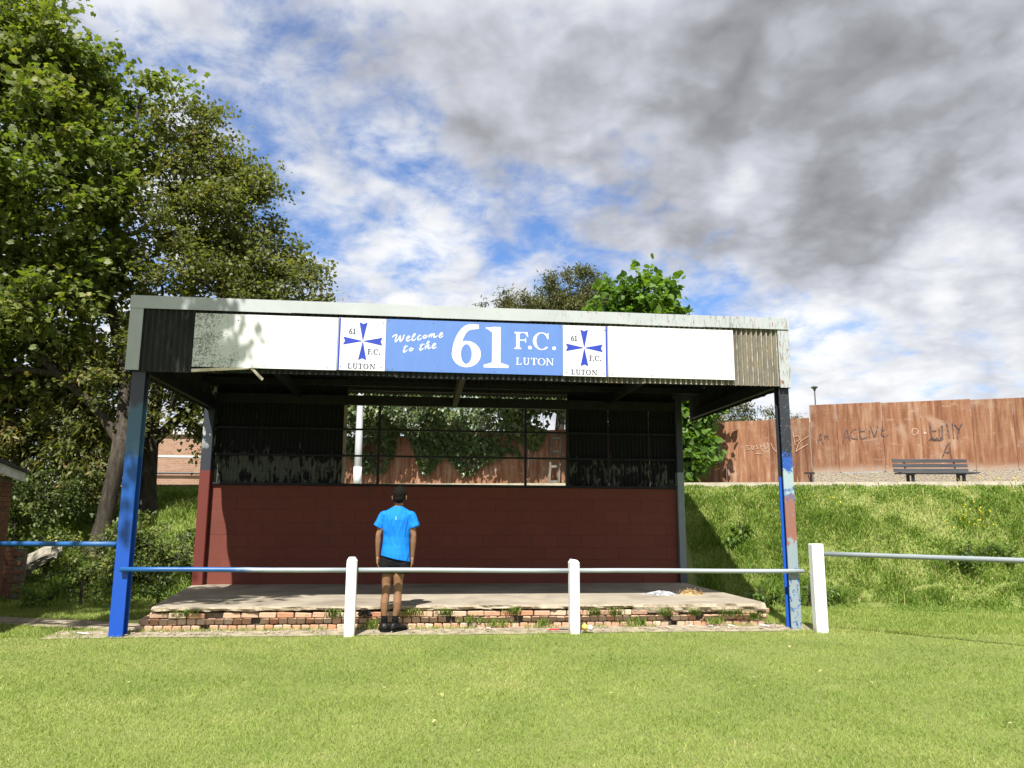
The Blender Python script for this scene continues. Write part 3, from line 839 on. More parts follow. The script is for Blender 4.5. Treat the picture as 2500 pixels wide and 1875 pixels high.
def bricks_row(z, u0, u1, v, ms, L, skip=0.0):
    x = u0
    while x + L < u1:
        if random.random() > skip * (1.0 if x > 6.55 else 0.06):
            put('brick', random.choice(ms), None, plat, (x + random.uniform(-.002, .002), v + random.uniform(-.012, .010), z + random.uniform(-.003, .002)), (random.uniform(-.03, .03), random.uniform(-.02, .02), random.uniform(-.05, .05)))
        x += L + 0.0105
bricks_row(0.163, 0.33, 8.5, 0.428, stretch_ms, 0.213, 0.55)
bricks_row(0.089, 0.22, 8.52, 0.408, head_ms, 0.103, 0.30)
bricks_row(0.014, 0.17, 8.55, 0.385, head_ms, 0.103, 0.25)
for k in range(9):   # end returns
    put('brick', random.choice(stretch_ms), None, plat, (8.54, 0.62 + k * 0.225, 0.089), (0, 0, R(90)))
for k in range(3):
    put('brick', random.choice(stretch_ms), None, plat, (8.56, 0.46 + k * 0.22, 0.163), (0, 0, R(88)))
for k in range(8):
    put('brick', random.choice(stretch_ms), None, plat, (0.40, 0.50 + k * 0.22, 0.163), (0, 0, R(97)))
    put('brick', random.choice(head_ms), None, plat, (0.28 - 0.02 * k, 0.48 + k * 0.2, 0.089), (0, 0, R(97)))

# gritty strip between the bricks and the lawn
mb = MB(); v = []; f = []; n = 70
for i in range(n + 1):
    u = -0.75 + 9.75 * i / n
    v += [S(u, -0.02 - 0.09 * vnoise(u, 1, 2, 8) , 0.006), S(u, 0.12, 0.016), S(u, 0.30, 0.020), S(u, 0.46, 0.026)]
for i in range(n):
    for k in range(3):
        f.append((i * 4 + k, i * 4 + k + 1, i * 4 + k + 5, i * 4 + k + 4))
tag(mb.add(v, f).build('path', M_DIRT), 'strip of gritty trodden concrete in front of the brick courses', 'path', kind='structure')
# worn dirt path left of the platform
mb = MB(); v = []; f = []; n = 30
for i in range(n + 1):
    x = -10.5 + 6.2 * i / n
    yc = 12.25 - 0.31 * (x + 10.5)
    wd = 0.24 + 0.16 * float(vnoise(x, 3, 1.5, 9))
    v += [(x, yc - wd, 0.004), (x, yc, 0.02), (x, yc + wd, 0.004)]
for i in range(n):
    for k in range(2):
        f.append((i * 3 + k, i * 3 + k + 1, i * 3 + k + 4, i * 3 + k + 3))
tag(mb.add(v, f).build('path', M_DIRT), 'worn dirt path crossing the shaded lawn beside the blue post', 'path', kind='structure')

# ------------------------------------------------------------------ lettering
def catmull(P, k=6):
    P = [Vector((*p, 0)) for p in P]
    if len(P) < 3:
        return [(p.x, p.y) for p in P]
    out = []
    for i in range(len(P) - 1):
        a, b, c, d = P[max(i - 1, 0)], P[i], P[i + 1], P[min(i + 2, len(P) - 1)]
        for j in range(k):
            s = j / k
            q = 0.5 * ((2 * b) + (c - a) * s + (2 * a - 5 * b + 4 * c - d) * s * s + (3 * b - a - 3 * c + d) * s ** 3)
            out.append((q.x, q.y))
    out.append((P[-1].x, P[-1].y))
    return out
class Ink:
    """flat print: polygons laid one thin film over the other, facing -y"""
    def __init__(s, y=-0.0015):
        s.mb = MB(); s.y = y
    def poly(s, P):
        s.y -= 0.00008
        s.mb.add([(x, s.y, z) for x, z in P], [tuple(range(len(P)))])
    def ribbon(s, P, wd, taper=1.0):
        n = len(P)
        s.y -= 0.00008
        v = []; f = []
        for i in range(n):
            a, b = P[max(i - 1, 0)], P[min(i + 1, n - 1)]
            dx, dz = b[0] - a[0], b[1] - a[1]
            L = math.hypot(dx, dz) or 1
            ww = (wd[i] if hasattr(wd, '__len__') else wd) / 2
            if taper < 1:
                e = min(i, n - 1 - i) / max(1, n * 0.2)
                ww *= taper + (1 - taper) * min(1, e)
            v += [(P[i][0] - dz / L * ww, s.y, P[i][1] + dx / L * ww), (P[i][0] + dz / L * ww, s.y, P[i][1] - dx / L * ww)]
        for i in range(n - 1):
            f.append((2 * i, 2 * i + 1, 2 * i + 3, 2 * i + 2))
        s.mb.add(v, f)
    def ring(s, cx, cz, ro, ri, a0=0, a1=360, n=40):
        s.y -= 0.00008
        v = []; f = []
        for i in range(n + 1):
            a = R(a0 + (a1 - a0) * i / n)
            v += [(cx + ro[0] * math.cos(a), s.y, cz + ro[1] * math.sin(a)), (cx + ri[0] * math.cos(a), s.y, cz + ri[1] * math.sin(a))]
        for i in range(n):
            f.append((2 * i, 2 * i + 1, 2 * i + 3, 2 * i + 2))
        s.mb.add(v, f)
    def disc(s, cx, cz, r):
        s.poly([(cx + r * math.cos(k * math.pi / 10), cz + r * math.sin(k * math.pi / 10)) for k in range(20)])
    def glyph(s, ch, x, z, h, w_, bold):
        """serif capitals; x,z lower left, h cap height, w_ width; bold = stem / height"""
        b = bold * h; t_ = max(0.035, bold * 0.32) * h
        X = lambda a: x + a * w_
        Z = lambda a: z + a * h
        R4 = lambda x0, x1, z0, z1_: s.poly([(x0, z0), (x1, z0), (x1, z1_), (x0, z1_)])
        def stem(cx, z0=z, z1_=z + h, bw=b, top=True, bot=True, ser=0.55):
            R4(cx - bw / 2, cx + bw / 2, z0, z1_)
            e = bw * 0.5 + b * ser
            if top: s.poly([(cx - e, z1_), (cx - e, z1_ - t_), (cx - bw / 2, z1_ - t_ * 1.9), (cx + bw / 2, z1_ - t_ * 1.9), (cx + e, z1_ - t_), (cx + e, z1_)])
            if bot: s.poly([(cx - e, z0), (cx + e, z0), (cx + e, z0 + t_), (cx + bw / 2, z0 + t_ * 1.9), (cx - bw / 2, z0 + t_ * 1.9), (cx - e, z0 + t_)])
        if ch == 'L':
            stem(X(0.28)); R4(X(0.28), X(0.92), z, z + t_)
            s.poly([(X(0.70), z + t_), (X(0.92), z + t_), (X(1.0), Z(0.28)), (X(0.95), Z(0.28))])
        elif ch == 'T':
            stem(X(0.5), top=False); R4(X(0.02), X(0.98), z + h - t_, z + h)
            s.poly([(X(0.02), z + h - t_), (X(0.20), z + h - t_), (X(0.04), Z(0.74)), (X(0.0), Z(0.74))])
            s.poly([(X(0.80), z + h - t_), (X(0.98), z + h - t_), (X(1.0), Z(0.74)), (X(0.96), Z(0.74))])
        elif ch == 'F':
            stem(X(0.25)); R4(X(0.25), X(0.95), z + h - t_, z + h)
            s.poly([(X(0.74), z + h - t_), (X(0.95), z + h - t_), (X(1.0), Z(0.72)), (X(0.95), Z(0.72))])
            R4(X(0.25), X(0.78), Z(0.50), Z(0.50) + t_)
            s.poly([(X(0.74), Z(0.50) + t_), (X(0.80), Z(0.66)), (X(0.84), Z(0.66)), (X(0.84), Z(0.38)), (X(0.80), Z(0.38)), (X(0.74), Z(0.50))])
        elif ch == 'U':
            stem(X(0.24), z0=Z(0.3), bot=False); stem(X(0.80), z0=Z(0.3), bw=b * 0.5, bot=False)
            a0, a1 = X(0.24) - b / 2, X(0.80) + b * 0.25
            s.ring((a0 + a1) / 2, Z(0.32), ((a1 - a0) / 2, 0.335 * h), ((a1 - a0) / 2 - b * 0.75, 0.335 * h - t_ * 1.3), 180, 360, 20)
        elif ch == 'O':
            s.ring(X(0.5), Z(0.5), (0.5 * w_, 0.515 * h), (0.5 * w_ - b, 0.515 * h - t_))
        elif ch == 'C':
            s.ring(X(0.54), Z(0.5), (0.54 * w_, 0.515 * h), (0.54 * w_ - b * 1.05, 0.515 * h - t_ * 0.9), 52, 318, 34)
            s.poly([(X(0.86), Z(0.94)), (X(0.95), Z(1.0)), (X(0.95), Z(0.62)), (X(0.90), Z(0.62)), (X(0.76), Z(0.86))])
        elif ch == 'N':
            stem(X(0.17), bw=b * 0.5, top=False, ser=0.5); stem(X(0.85), bw=b * 0.5, bot=False, ser=0.5)
            s.poly([(X(0.0), Z(1)), (X(0.17) + b * 0.6, Z(1)), (X(0.85) + b * 0.25, z), (X(0.85) - b * 0.35, z), (X(0.17) - b * 0.25, Z(0.9))])
        elif ch == '1':
            stem(X(0.50), top=False, ser=0.95)
            s.poly([(X(0.50) + b / 2, Z(1.0)), (X(0.50) - b * 0.5, Z(0.985)), (X(0.05), Z(0.985)), (X(0.05), Z(0.945)), (X(0.50) - b * 0.95, Z(0.93)), (X(0.50) - b * 0.5, Z(0.85)), (X(0.50) + b / 2, Z(0.85))])
        elif ch == '6':
            s.ring(X(0.52), Z(0.305), (0.48 * w_, 0.312 * h), (0.48 * w_ - b * 0.98, 0.312 * h - t_ * 1.15), 0, 360, 44)
            P = catmull([(X(0.04) + b * 0.5, Z(0.30)), (X(0.065) + b * 0.5, Z(0.52)), (X(0.20) + b * 0.45, Z(0.76)), (X(0.52) + b * 0.1, Z(0.93)), (X(0.92), Z(0.965))], 8)
            n = len(P)
            s.ribbon(P, [b * (0.98 - 0.46 * i / n) * (1 if i < n - 3 else 0.9) for i in range(n)])
        elif ch == '.':
            s.disc(X(0.5), z + b * 0.55, b * 0.58)
    def text(s, items, z, h, bold):
        for ch, x, w_ in items:
            s.glyph(ch, x, z, h, w_, bold)
    def build(s, name, mat, parent):
        return s.mb.build(name, mat, parent, fix=False)

ZB = 3.343           # sign bottoms
def sign(name, u0, u1, z0, z1_, mat, label, cat='sign', v=-0.072, th=0.006):
    o = empty(name, S(u0, v, z0), YAW, label, cat)
    MB().box(0, u1 - u0, 0, th, 0, z1_ - z0, 0.001).build('board', mat, o)
    return o
def screws(o, pts):
    for x, z in pts:
        mb = MB(); mb.tube([(x, 0.001, z), (x, -0.004, z)], 0.008, 8)
        mb.build('screw', M_SCREW, o)
sg = sign('blank_sign_board', 0.745, 2.560, 3.338, 4.046, M_SIGNM, 'long white board speckled with black mildew at its left end')
screws(sg, [(0.1, 0.04), (0.9, 0.03), (1.7, 0.03)])
sg = sign('blank_sign_board', 6.195, 7.980, 3.345, 4.052, M_SIGNW, 'clean blank white board at the right end of the fascia', v=-0.078)
screws(sg, [(0.05, 0.03), (0.6, 0.03), (1.2, 0.03), (1.74, 0.04), (1.74, 0.66)])
def crest(u0, u1, label, stripe):
    o = sign('crest_sign', u0, u1, 3.343, 4.047, M_SIGNW, label, v=-0.075)
    w_ = u1 - u0
    cx, cz = (0.325 if stripe == 'l' else 0.295), 0.395
    k = Ink()
    for a in range(4):
        ca, sa = math.cos(a * math.pi / 2), math.sin(a * math.pi / 2)
        P = [(0.0035, 0.012), (0.054, 0.256), (0.0, 0.232), (-0.054, 0.256), (-0.0035, 0.012)]
        k.poly([(cx + p * ca - q * sa, cz + p * sa + q * ca) for p, q in P])
    k.build('cross_emblem', M_INK, o)
    k = Ink(-0.0025)
    x = 0.006 if stripe == 'l' else w_ - 0.030
    k.poly([(x, 0.004), (x + 0.024, 0.004), (x + 0.024, 0.700), (x, 0.700)])
    k.build('stripe', M_INK, o)
    def word(items, z, h, bd_):
        k = Ink(-0.0028); k.text(items, z, h, bd_); k.build('word', M_INK2, o)
    word([('6', cx - 0.186, 0.046), ('1', cx - 0.136, 0.040)], cz + 0.092, 0.072, 0.205)
    word([('F', cx + 0.070, 0.045), ('.', cx + 0.113, 0.02), ('C', cx + 0.142, 0.062), ('.', cx + 0.212, 0.02)], cz - 0.176, 0.072, 0.205)
    x0 = cx - 0.185
    word([('L', x0, 0.055), ('U', x0 + 0.064, 0.066), ('T', x0 + 0.138, 0.056), ('O', x0 + 0.203, 0.068), ('N', x0 + 0.285, 0.072)], cz - 0.372, 0.069, 0.205)
    screws(o, [(0.05, 0.05), (w_ - 0.05, 0.05), (w_ - 0.04, 0.65)])
    return o
crest(2.566, 3.188, 'white panel with blue cross, left of the blue welcome panel', 'l')
crest(5.568, 6.190, 'white panel with blue cross, right of the blue welcome panel', 'r')
wsg = sign('welcome_sign', 3.191, 5.565, 3.346, 4.050, M_SIGNB, 'wide faded blue panel reading Welcome to the 61 F.C. LUTON', v=-0.073)
def zp2(px, py):     # traced print positions on the blue panel, metres from its lower left
    return (2.374 - (1540 - px) * 0.00105, 0.704 - (py - (50 + 0.0325 * px)) * 0.00105)
k = Ink()
a = zp2(95, 660); b_ = zp2(480, 115)
k.glyph('6', a[0], a[1] + 0.015, 0.578, 0.405, 0.215)
a = zp2(530, 665)
k.glyph('1', a[0] - 0.005, a[1] + 0.006, 0.562, 0.32, 0.205)
k.build('numerals', M_PRINTW, wsg)
k = Ink()
f0 = zp2(910, 422)
zb_ = f0[1] + 0.002
k.text([('F', f0[0], 0.19), ('.', f0[0] + 0.185, 0.055), ('C', f0[0] + 0.252, 0.225), ('.', f0[0] + 0.515, 0.055)], zb_, 0.238, 0.19)
k.build('word', M_PRINTW, wsg)
k = Ink()
l0 = zp2(930, 625)
k.text([('L', l0[0], 0.080), ('U', l0[0] + 0.095, 0.095), ('T', l0[0] + 0.205, 0.085), ('O', l0[0] + 0.297, 0.105), ('N', l0[0] + 0.408, 0.108)], l0[1], 0.098, 0.19)
k.build('word', M_PRINTW, wsg)
def zp1(p):
    return ((p[0] - 943 + (p[1] - 115) * 0.0186) * 0.000726, 0.704 - (p[1] - 115 - (p[0] - 943) * 0.0276) * 0.00073)
script = [
 [(1050, 460), (1080, 428), (1132, 412), (1112, 480), (1100, 552)], [(1100, 552), (1150, 500), (1198, 428), (1190, 490), (1192, 545)], [(1192, 545), (1240, 485), (1268, 405)],
 [(1308, 492), (1350, 466), (1362, 442), (1336, 440), (1310, 482), (1312, 518), (1338, 524), (1382, 495)],
 [(1398, 488), (1448, 430), (1462, 388), (1436, 410), (1410, 478), (1416, 516), (1452, 505), (1480, 480)],
 [(1572, 428), (1546, 420), (1514, 455), (1510, 492), (1536, 502), (1585, 472)],
 [(1640, 415), (1610, 445), (1620, 470), (1655, 462), (1668, 430), (1640, 415), (1660, 440), (1700, 430)],
 [(1718, 400), (1716, 466)], [(1716, 450), (1742, 408), (1764, 398), (1756, 460)], [(1757, 440), (1786, 398), (1810, 392), (1803, 446), (1824, 456), (1872, 422)],
 [(1905, 430), (1948, 404), (1958, 372), (1932, 376), (1906, 418), (1908, 450), (1936, 455), (1978, 424)],
 [(1302, 602), (1276, 660), (1254, 716), (1272, 732), (1326, 692)], [(1256, 642), (1336, 622)],
 [(1390, 652), (1362, 682), (1374, 708), (1406, 698), (1416, 668), (1390, 652), (1410, 676), (1442, 668)],
 [(1604, 572), (1576, 622), (1550, 680), (1568, 692), (1618, 660)], [(1548, 604), (1642, 582)],
 [(1636, 640), (1696, 570), (1716, 532), (1690, 552), (1660, 636), (1644, 682)], [(1654, 650), (1698, 604), (1716, 606), (1700, 652), (1716, 666), (1756, 640)],
 [(1778, 640), (1824, 606), (1836, 576), (1810, 576), (1780, 620), (1782, 654), (1810, 660), (1854, 634)]]
for i0, i1 in ((0, 11), (11, 14), (14, 19)):
    k = Ink()
    for st in script[i0:i1]:
        k.ribbon(catmull([zp1(p) for p in st], 6), 0.0165, 0.55)
    k.build('script_word', M_PRINTW, wsg)
screws(wsg, [(0.03, 0.03), (0.10, 0.03), (0.75, 0.03), (1.45, 0.03), (2.34, 0.03), (0.03, 0.68), (0.62, 0.67), (1.2, 0.68), (2.34, 0.68)])

# ------------------------------------------------------------------ pitch barrier
def barrier(name, label):
    return empty(name, (SX, SY, 0), YAW, label, 'barrier')
def wpost(parent, u, v, w_, d_, h, chip=0.0):
    mb = MB()
    mb.box(u - w_ / 2, u + w_ / 2, v - d_ / 2, v + d_ / 2, -0.25, h - 0.035, 0.012)
    mb.add([(u - w_ / 2, v - d_ / 2, h - 0.047), (u + w_ / 2, v - d_ / 2, h - 0.047), (u + w_ / 2, v + d_ / 2, h - 0.047), (u - w_ / 2, v + d_ / 2, h - 0.047),
            (u - w_ / 2 + 0.025, v - d_ / 2 + 0.012, h), (u + w_ / 2 - 0.03, v - d_ / 2 + 0.012, h - chip), (u + w_ / 2 - 0.03, v + d_ / 2 - 0.02, h - chip), (u - w_ / 2 + 0.025, v + d_ / 2 - 0.02, h)],
           [(0, 1, 5, 4), (1, 2, 6, 5), (2, 3, 7, 6), (3, 0, 4, 7), (4, 5, 6, 7)])
    return mb.build('post', M_WPOST, parent)
bm_ = barrier('pitch_barrier', 'waist high pipe rail on two white posts across the front of the stand')
wpost(bm_, 2.868, -0.09, 0.125, 0.15, 0.955)
wpost(bm_, 5.690, -0.09, 0.125, 0.15, 0.930, 0.012)
zr = lambda u: 0.806 - 0.0045 * u
for a, b, mt in ((0.09, 2.805, M_RAILM), (2.93, 5.627, M_RAILM), (5.753, 8.83, M_RAILM)):
    mb = MB(); mb.tube([(a + (b - a) * i / 6, -0.045, zr(a + (b - a) * i / 6) + 0.003 * math.sin(i)) for i in range(7)], 0.029, 12)
    mb.build('rail', mt, bm_, True)
br_ = empty('pitch_barrier', (4.04, 10.43, 0), 0, 'square topped white post with grey pipe rail running off right', 'barrier')
mb = MB(); mb.box(-0.076, 0.076, -0.07, 0.07, -0.25, 1.132, 0.006); mb.build('post', M_WPOST, br_)
mb = MB(); mb.tube([(0.07 + 3.2 * i / 8, -0.03 - 2.9 * i / 8, 1.005 - 0.0 * i) for i in range(9)], 0.031, 12)
mb.build('rail', M_RAILG, br_, True)
bl_ = empty('pitch_barrier', S(0.05, 0.02), 0, 'worn blue pipe rail joining the blue stand post from the left', 'barrier')
p0 = Vector(S(-0.02, 0.06, 1.104)); bo = Vector(S(0.05, 0.02))
mb = MB(); mb.tube([p0 - bo + Vector((-3.4, 0.75, -0.03)) * (i / 6) for i in range(7)], 0.031, 12)
mb.build('rail', M_RAILB, bl_, True)
MB().box(-3.02, -2.90, 0.62, 0.74, -0.2, 1.15, 0.008).build('post', M_WPOST, bl_)

# ------------------------------------------------------------------ plywood fence on the terrace
fyaw = math.atan2(-FD.y, -FD.x)         # local +x runs to the right end
def FP(s, off=0.0, z=0.0):              # s metres from the right reference end, off towards the camera
    nrm_ = Vector((-0.36815, -0.92977, 0))
    p = FA + FD * s + nrm_ * off
    return (p.x, p.y, z)
fen = empty('plywood_fence', FP(21, 0, 2.1), fyaw, 'long hoarding of stained plywood sheets along the terrace, tall at right', 'fence')
LX = lambda s: 21.0 - s                 # local x of fence coordinate s
joints_hi = [5.01, 4.33, 3.21, 2.29, 1.12, 0.20, -1.0, -2.2]
for i in range(len(joints_hi) - 1):
    a, b = LX(joints_hi[i]) + 0.003, LX(joints_hi[i + 1]) - 0.003
    zt_ = 2.47 - 0.012 * i
    mb = MB(); mb.box(0, b - a, -0.018, 0, 0, zt_ - 0.60, 0.002)
    mb.build('panel', M_PLY, fen, loc=(a, -0.004 * (i % 3), 0.60 + (0.012 if i % 2 else 0)))
s = 5.03; i = 0
while s < 21.0:
    L = 1.07 if i < 1 else 1.2
    a, b = LX(s + L) + 0.003, LX(s) - 0.003
    mb = MB(); mb.box(0, b - a, -0.018, 0, 0, 2.10 - 0.02 * min(i, 3) + random.uniform(-0.012, 0.012), 0.002)
    mb.build('panel', M_PLY, fen, loc=(a, 0.012 - 0.005 * (i % 2), 0.015))
    s += L; i += 1
MB().box(LX(5.0), LX(-2.2), -0.035, 0.10, -0.05, 0.597).build('plinth', M_PLINTH, fen)
for s in (5.0, 4.33, 3.21, 2.29, 1.12, 0.2, 6.08, 8.4, 10.8, 13.2, 15.6, 18.0):
    MB().box(LX(s) - 0.05, LX(s) + 0.05, 0.02, 0.11, -0.05, 2.0, 0.004).build('fence_post', M_GREYWOOD, fen)
Gw = [[(6.65, 3.49), (6.72, 3.5), (6.71, 3.45), (6.66, 3.42), (6.67, 3.4), (6.74, 3.38)], [(6.57, 3.5), (6.59, 3.41), (6.55, 3.39), (6.52, 3.49)], [(6.4, 3.5), (6.46, 3.49), (6.44, 3.45), (6.41, 3.42), (6.47, 3.4)], [(6.33, 3.52), (6.34, 3.4)], [(6.33, 3.46), (6.24, 3.48)], [(6.25, 3.56), (6.24, 3.42)], [(6.16, 3.58), (6.14, 3.46), (6.19, 3.4), (6.23, 3.41)], [(6.49, 3.27), (6.32, 3.26)], [(5.47, 3.85), (5.43, 3.47)], [(5.47, 3.7), (5.35, 3.73), (5.3, 3.64), (5.41, 3.57)], [(5.42, 3.29), (5.31, 3.54), (5.06, 3.72)], [(5.41, 3.31), (5.09, 3.5)], [(6.07, 3.55), (6.01, 3.4), (5.93, 3.3)], [(2.5, 3.82), (2.52, 3.72), (2.47, 3.66), (2.37, 3.74), (2.42, 3.82), (2.5, 3.83)]]
Gk = [[(4.85, 3.38), (4.81, 3.6), (4.76, 3.76), (4.73, 3.56), (4.7, 3.46)], [(4.85, 3.6), (4.72, 3.62)], [(4.65, 3.74), (4.65, 3.62)], [(4.65, 3.69), (4.58, 3.7)], [(4.58, 3.76), (4.57, 3.61)], [(4.21, 3.5), (4.16, 3.69), (4.1, 3.86), (4.07, 3.71), (4.03, 3.56)], [(4.19, 3.64), (4.06, 3.67)], [(3.85, 3.86), (3.95, 3.83), (4.01, 3.72), (3.97, 3.61), (3.84, 3.6)], [(3.78, 3.93), (3.78, 3.66), (3.72, 3.59), (3.59, 3.65)], [(3.77, 3.79), (3.65, 3.8)], [(3.54, 3.81), (3.54, 3.62)], [(3.5, 3.92), (3.42, 3.64), (3.33, 3.93)], [(3.21, 3.91), (3.25, 3.69), (3.16, 3.63), (3.09, 3.69)], [(3.24, 3.77), (3.17, 3.8)], [(2.09, 3.98), (2.08, 3.73), (2.07, 3.53)], [(2.11, 3.73), (1.95, 3.75)], [(2.14, 3.5), (2.05, 3.57), (2.02, 3.49), (1.94, 3.57), (1.91, 3.49), (1.84, 3.58), (1.82, 3.53), (1.91, 3.5), (2.08, 3.52)], [(1.88, 3.8), (1.89, 3.59)], [(1.81, 3.8), (1.83, 3.57)], [(1.84, 3.86), (1.81, 3.87), (1.8, 3.84), (1.84, 3.83)], [(1.7, 3.93), (1.68, 3.71), (1.67, 3.54)], [(1.57, 3.94), (1.57, 3.71), (1.57, 3.53)], [(1.52, 3.9), (1.44, 3.76)], [(1.35, 3.93), (1.42, 3.78), (1.49, 3.53)], [(1.87, 3.04), (1.78, 3.26), (1.7, 3.41), (1.65, 3.41)], [(1.68, 3.41), (1.67, 3.19), (1.66, 3.02)], [(1.79, 3.17), (1.67, 3.19)]]
for part_, i0, i1 in (('chalk_word', 0, 8), ('chalk_scribble', 8, 13), ('chalk_letter', 13, 14)):
    k = Ink(-0.028)
    for st in Gw[i0:i1]:
        k.ribbon(catmull([(LX(a), z - 2.1) for a, z in st], 5), 0.017)
    tag(k.build(part_, M_CHALK, fen), kind='stuff')
k = Ink(-0.028); k.disc(LX(2.22), 1.60, 0.04); k.build('white_blob', M_CHALK, fen)
for i0, i1 in ((0, 5), (5, 14), (14, 24), (24, 27)):
    k = Ink(-0.030)
    for st in Gk[i0:i1]:
        k.ribbon(catmull([(LX(a), z - 2.1) for a, z in st], 5), 0.027)
    tag(k.build('sprayed_word', M_SPRAY, fen), kind='stuff')

# bench in front of the fence
bench = empty('park_bench', (10.42, 19.0, 2.135), R(-4), 'dark grey slatted bench on the terrace in front of the fence', 'bench')
for z, y in ((0.775, 0.30), (0.655, 0.275), (0.535, 0.25)):
    MB().box(-0.90, 0.90, y - 0.014, y + 0.014, z - 0.042, z + 0.042, 0.005).build('back_slat', M_BENCH, bench)
for y in (-0.17, -0.06, 0.05, 0.16):
    MB().box(-0.90, 0.94, y - 0.05, y + 0.05, 0.435, 0.475, 0.006).build('seat_slat', M_BENCH, bench)
for x in (-0.60, 0.60):
    mb = MB()
    mb.box(x - 0.03, x + 0.03, -0.20, 0.20, 0.395, 0.434)
    mb.box(x - 0.03, x + 0.03, -0.14, -0.08, 0, 0.394)
    mb.box(x - 0.03, x + 0.03, 0.14, 0.20, 0, 0.394)
    mb.tube([(x, 0.215, 0.42), (x, 0.30, 0.63), (x, 0.33, 0.80)], 0.022, 6)
    mb.build('leg', M_IRON, bench)
mb = MB(); mb.box(-0.10, 0.14, -0.03, 0.03, 0.44, 0.48); mb.box(0.04, 0.08, -0.03, 0.03, 0.0, 0.44); mb.tube([(-0.02, 0, 0.42), (0.06, 0, 0.16)], 0.012, 5)
tag(mb.build('bench_bracket', M_IRON, loc=(7.45, 19.4, 2.135)), 'black leftover bench leg bracket standing by the plinth end', 'bracket')

# timber frame leaning on the far fence, seen through the opening
lad = empty('timber_ladder', FP(12.35, 0.12, 2.135), fyaw, 'grey broken timber ladder leaning on the far fence', 'ladder')
M_OLDWOOD = simple('dull grey timber', (0.12, 0.105, 0.085), (0.21, 0.19, 0.16), 6, 0.95, 0.5, stretch=(4, 4, 0.6))
for x in (-0.15, 0.15):
    mb = MB(); mb.tube([(x, -0.30, 0.0), (x * 0.97, 0.04, 1.85)], 0.035, 4); mb.build('stile', M_OLDWOOD, lad)
for q in (0.22, 0.47, 0.72, 0.95):
    mb = MB(); mb.box(-0.15, 0.15, -0.30 + 0.34 * q - 0.02, -0.30 + 0.34 * q + 0.02, 1.85 * q - 0.035, 1.85 * q + 0.035); mb.build('rung', M_OLDWOOD, lad)

# lamp posts
lp = empty('lamp_post', (-3.58, 18.0, 2.1), 0, 'pale lamp post with two flat lamp heads behind the stand', 'lamp post')
mb = MB(); mb.tube([(0, 0, 0), (0, 0, 1.2), (0, 0, 2.4), (0, 0, 4.15)], [0.085, 0.082, 0.068, 0.052], 14); mb.build('pole', M_POLE, lp, True)
mb = MB(); mb.tube([(0, 0, 0), (0, 0, 0.5)], [0.098, 0.096], 14); mb.build('base_sleeve', M_POLE, lp, True)
for sx in (-1, 1):
    mb = MB()
    Mx = Matrix.Translation((sx * 0.26, 0, 4.27)) @ Matrix.Rotation(R(-14 * sx), 4, 'Y') @ Matrix.Rotation(R(-10), 4, 'X')
    mb.box(-0.17, 0.17, -0.22, 0.22, -0.035, 0.035, 0.012, Mx)
    hd_ = mb.build('lamp_head', M_LAMP, lp)
    mb = MB(); mb.box(-0.14, 0.14, -0.19, 0.19, -0.043, -0.036, 0, Mx); mb.build('lens', M_LAMPG, hd_)
    mb = MB(); mb.tube([(0, 0, 4.10), (sx * 0.12, 0, 4.23)], 0.022, 8); mb.build('arm', M_LAMP, lp)
lp2 = empty('lamp_post', (23.9, 60.0, 2.1), 0, 'thin distant lamp post with a dish top above the tall fence', 'lamp post')
mb = MB(); mb.tube([(0, 0, 0), (0, 0, 9.4)], [0.09, 0.05], 8); mb.build('pole', M_LAMP, lp2)
mb = MB(); mb.loft([((0, 0, 9.35), 0.07, 0.07), ((0, 0, 9.5), 0.12, 0.12), ((0, 0, 9.62), 0.26, 0.26), ((0, 0, 9.68), 0.26, 0.26), ((0, 0, 9.74), 0.05, 0.05)], 12); mb.build('lamp_head', M_LAMP, lp2)

# ------------------------------------------------------------------ left: shed, low wall, rubble, far building, car
shed = empty('brick_shed', (-8.02, 12.5, 0), R(17), 'corner of a brown brick shed with white eaves at the left edge', 'shed')
MB().box(-3.0, -0.012, -4.2, -0.012, -0.1, 2.05).build('wall_core', M_MORTAR, shed)
bs = MB().box(0, 0.213, 0, 0.10, 0, 0.065, 0.004, jit=0.003).mesh('brick', M_BRICK2)
bhf = MB().box(0, 0.103, 0, 0.10, 0, 0.065, 0.004, jit=0.003).mesh('brick', M_BRICK2)
for r_ in range(26):
    z = 0.0 + r_ * 0.0755
    y = 0.0
    if r_ % 2:
        put('brick', bhf, None, shed, (0, -0.103, z), (0, 0, R(90))); y = -0.1135
    for k_ in range(7):
        y -= 0.2235
        put('brick', bs, None, shed, (0, y + 0.0105, z), (0, 0, R(90)))
mb = MB(); mb.add([(x, y, z) for x in (-3.2, 0.16) for y, z in ((-4.4, 2.42), (0.14, 2.13), (0.14, 2.18), (-4.4, 2.47))], [(0, 1, 2, 3), (4, 7, 6, 5), (0, 4, 5, 1), (3, 2, 6, 7), (1, 5, 6, 2), (0, 3, 7, 4)]); mb.build('roof', M_FELT, shed)
mb = MB(); mb.add([(x, y, z) for x in (0.10, 0.13) for y, z in ((-4.35, 2.27), (0.11, 1.985), (0.11, 2.128), (-4.35, 2.415))], [(0, 1, 2, 3), (4, 7, 6, 5), (0, 4, 5, 1), (3, 2, 6, 7), (1, 5, 6, 2), (0, 3, 7, 4)]); mb.build('eaves_board', M_WTRIM, shed)

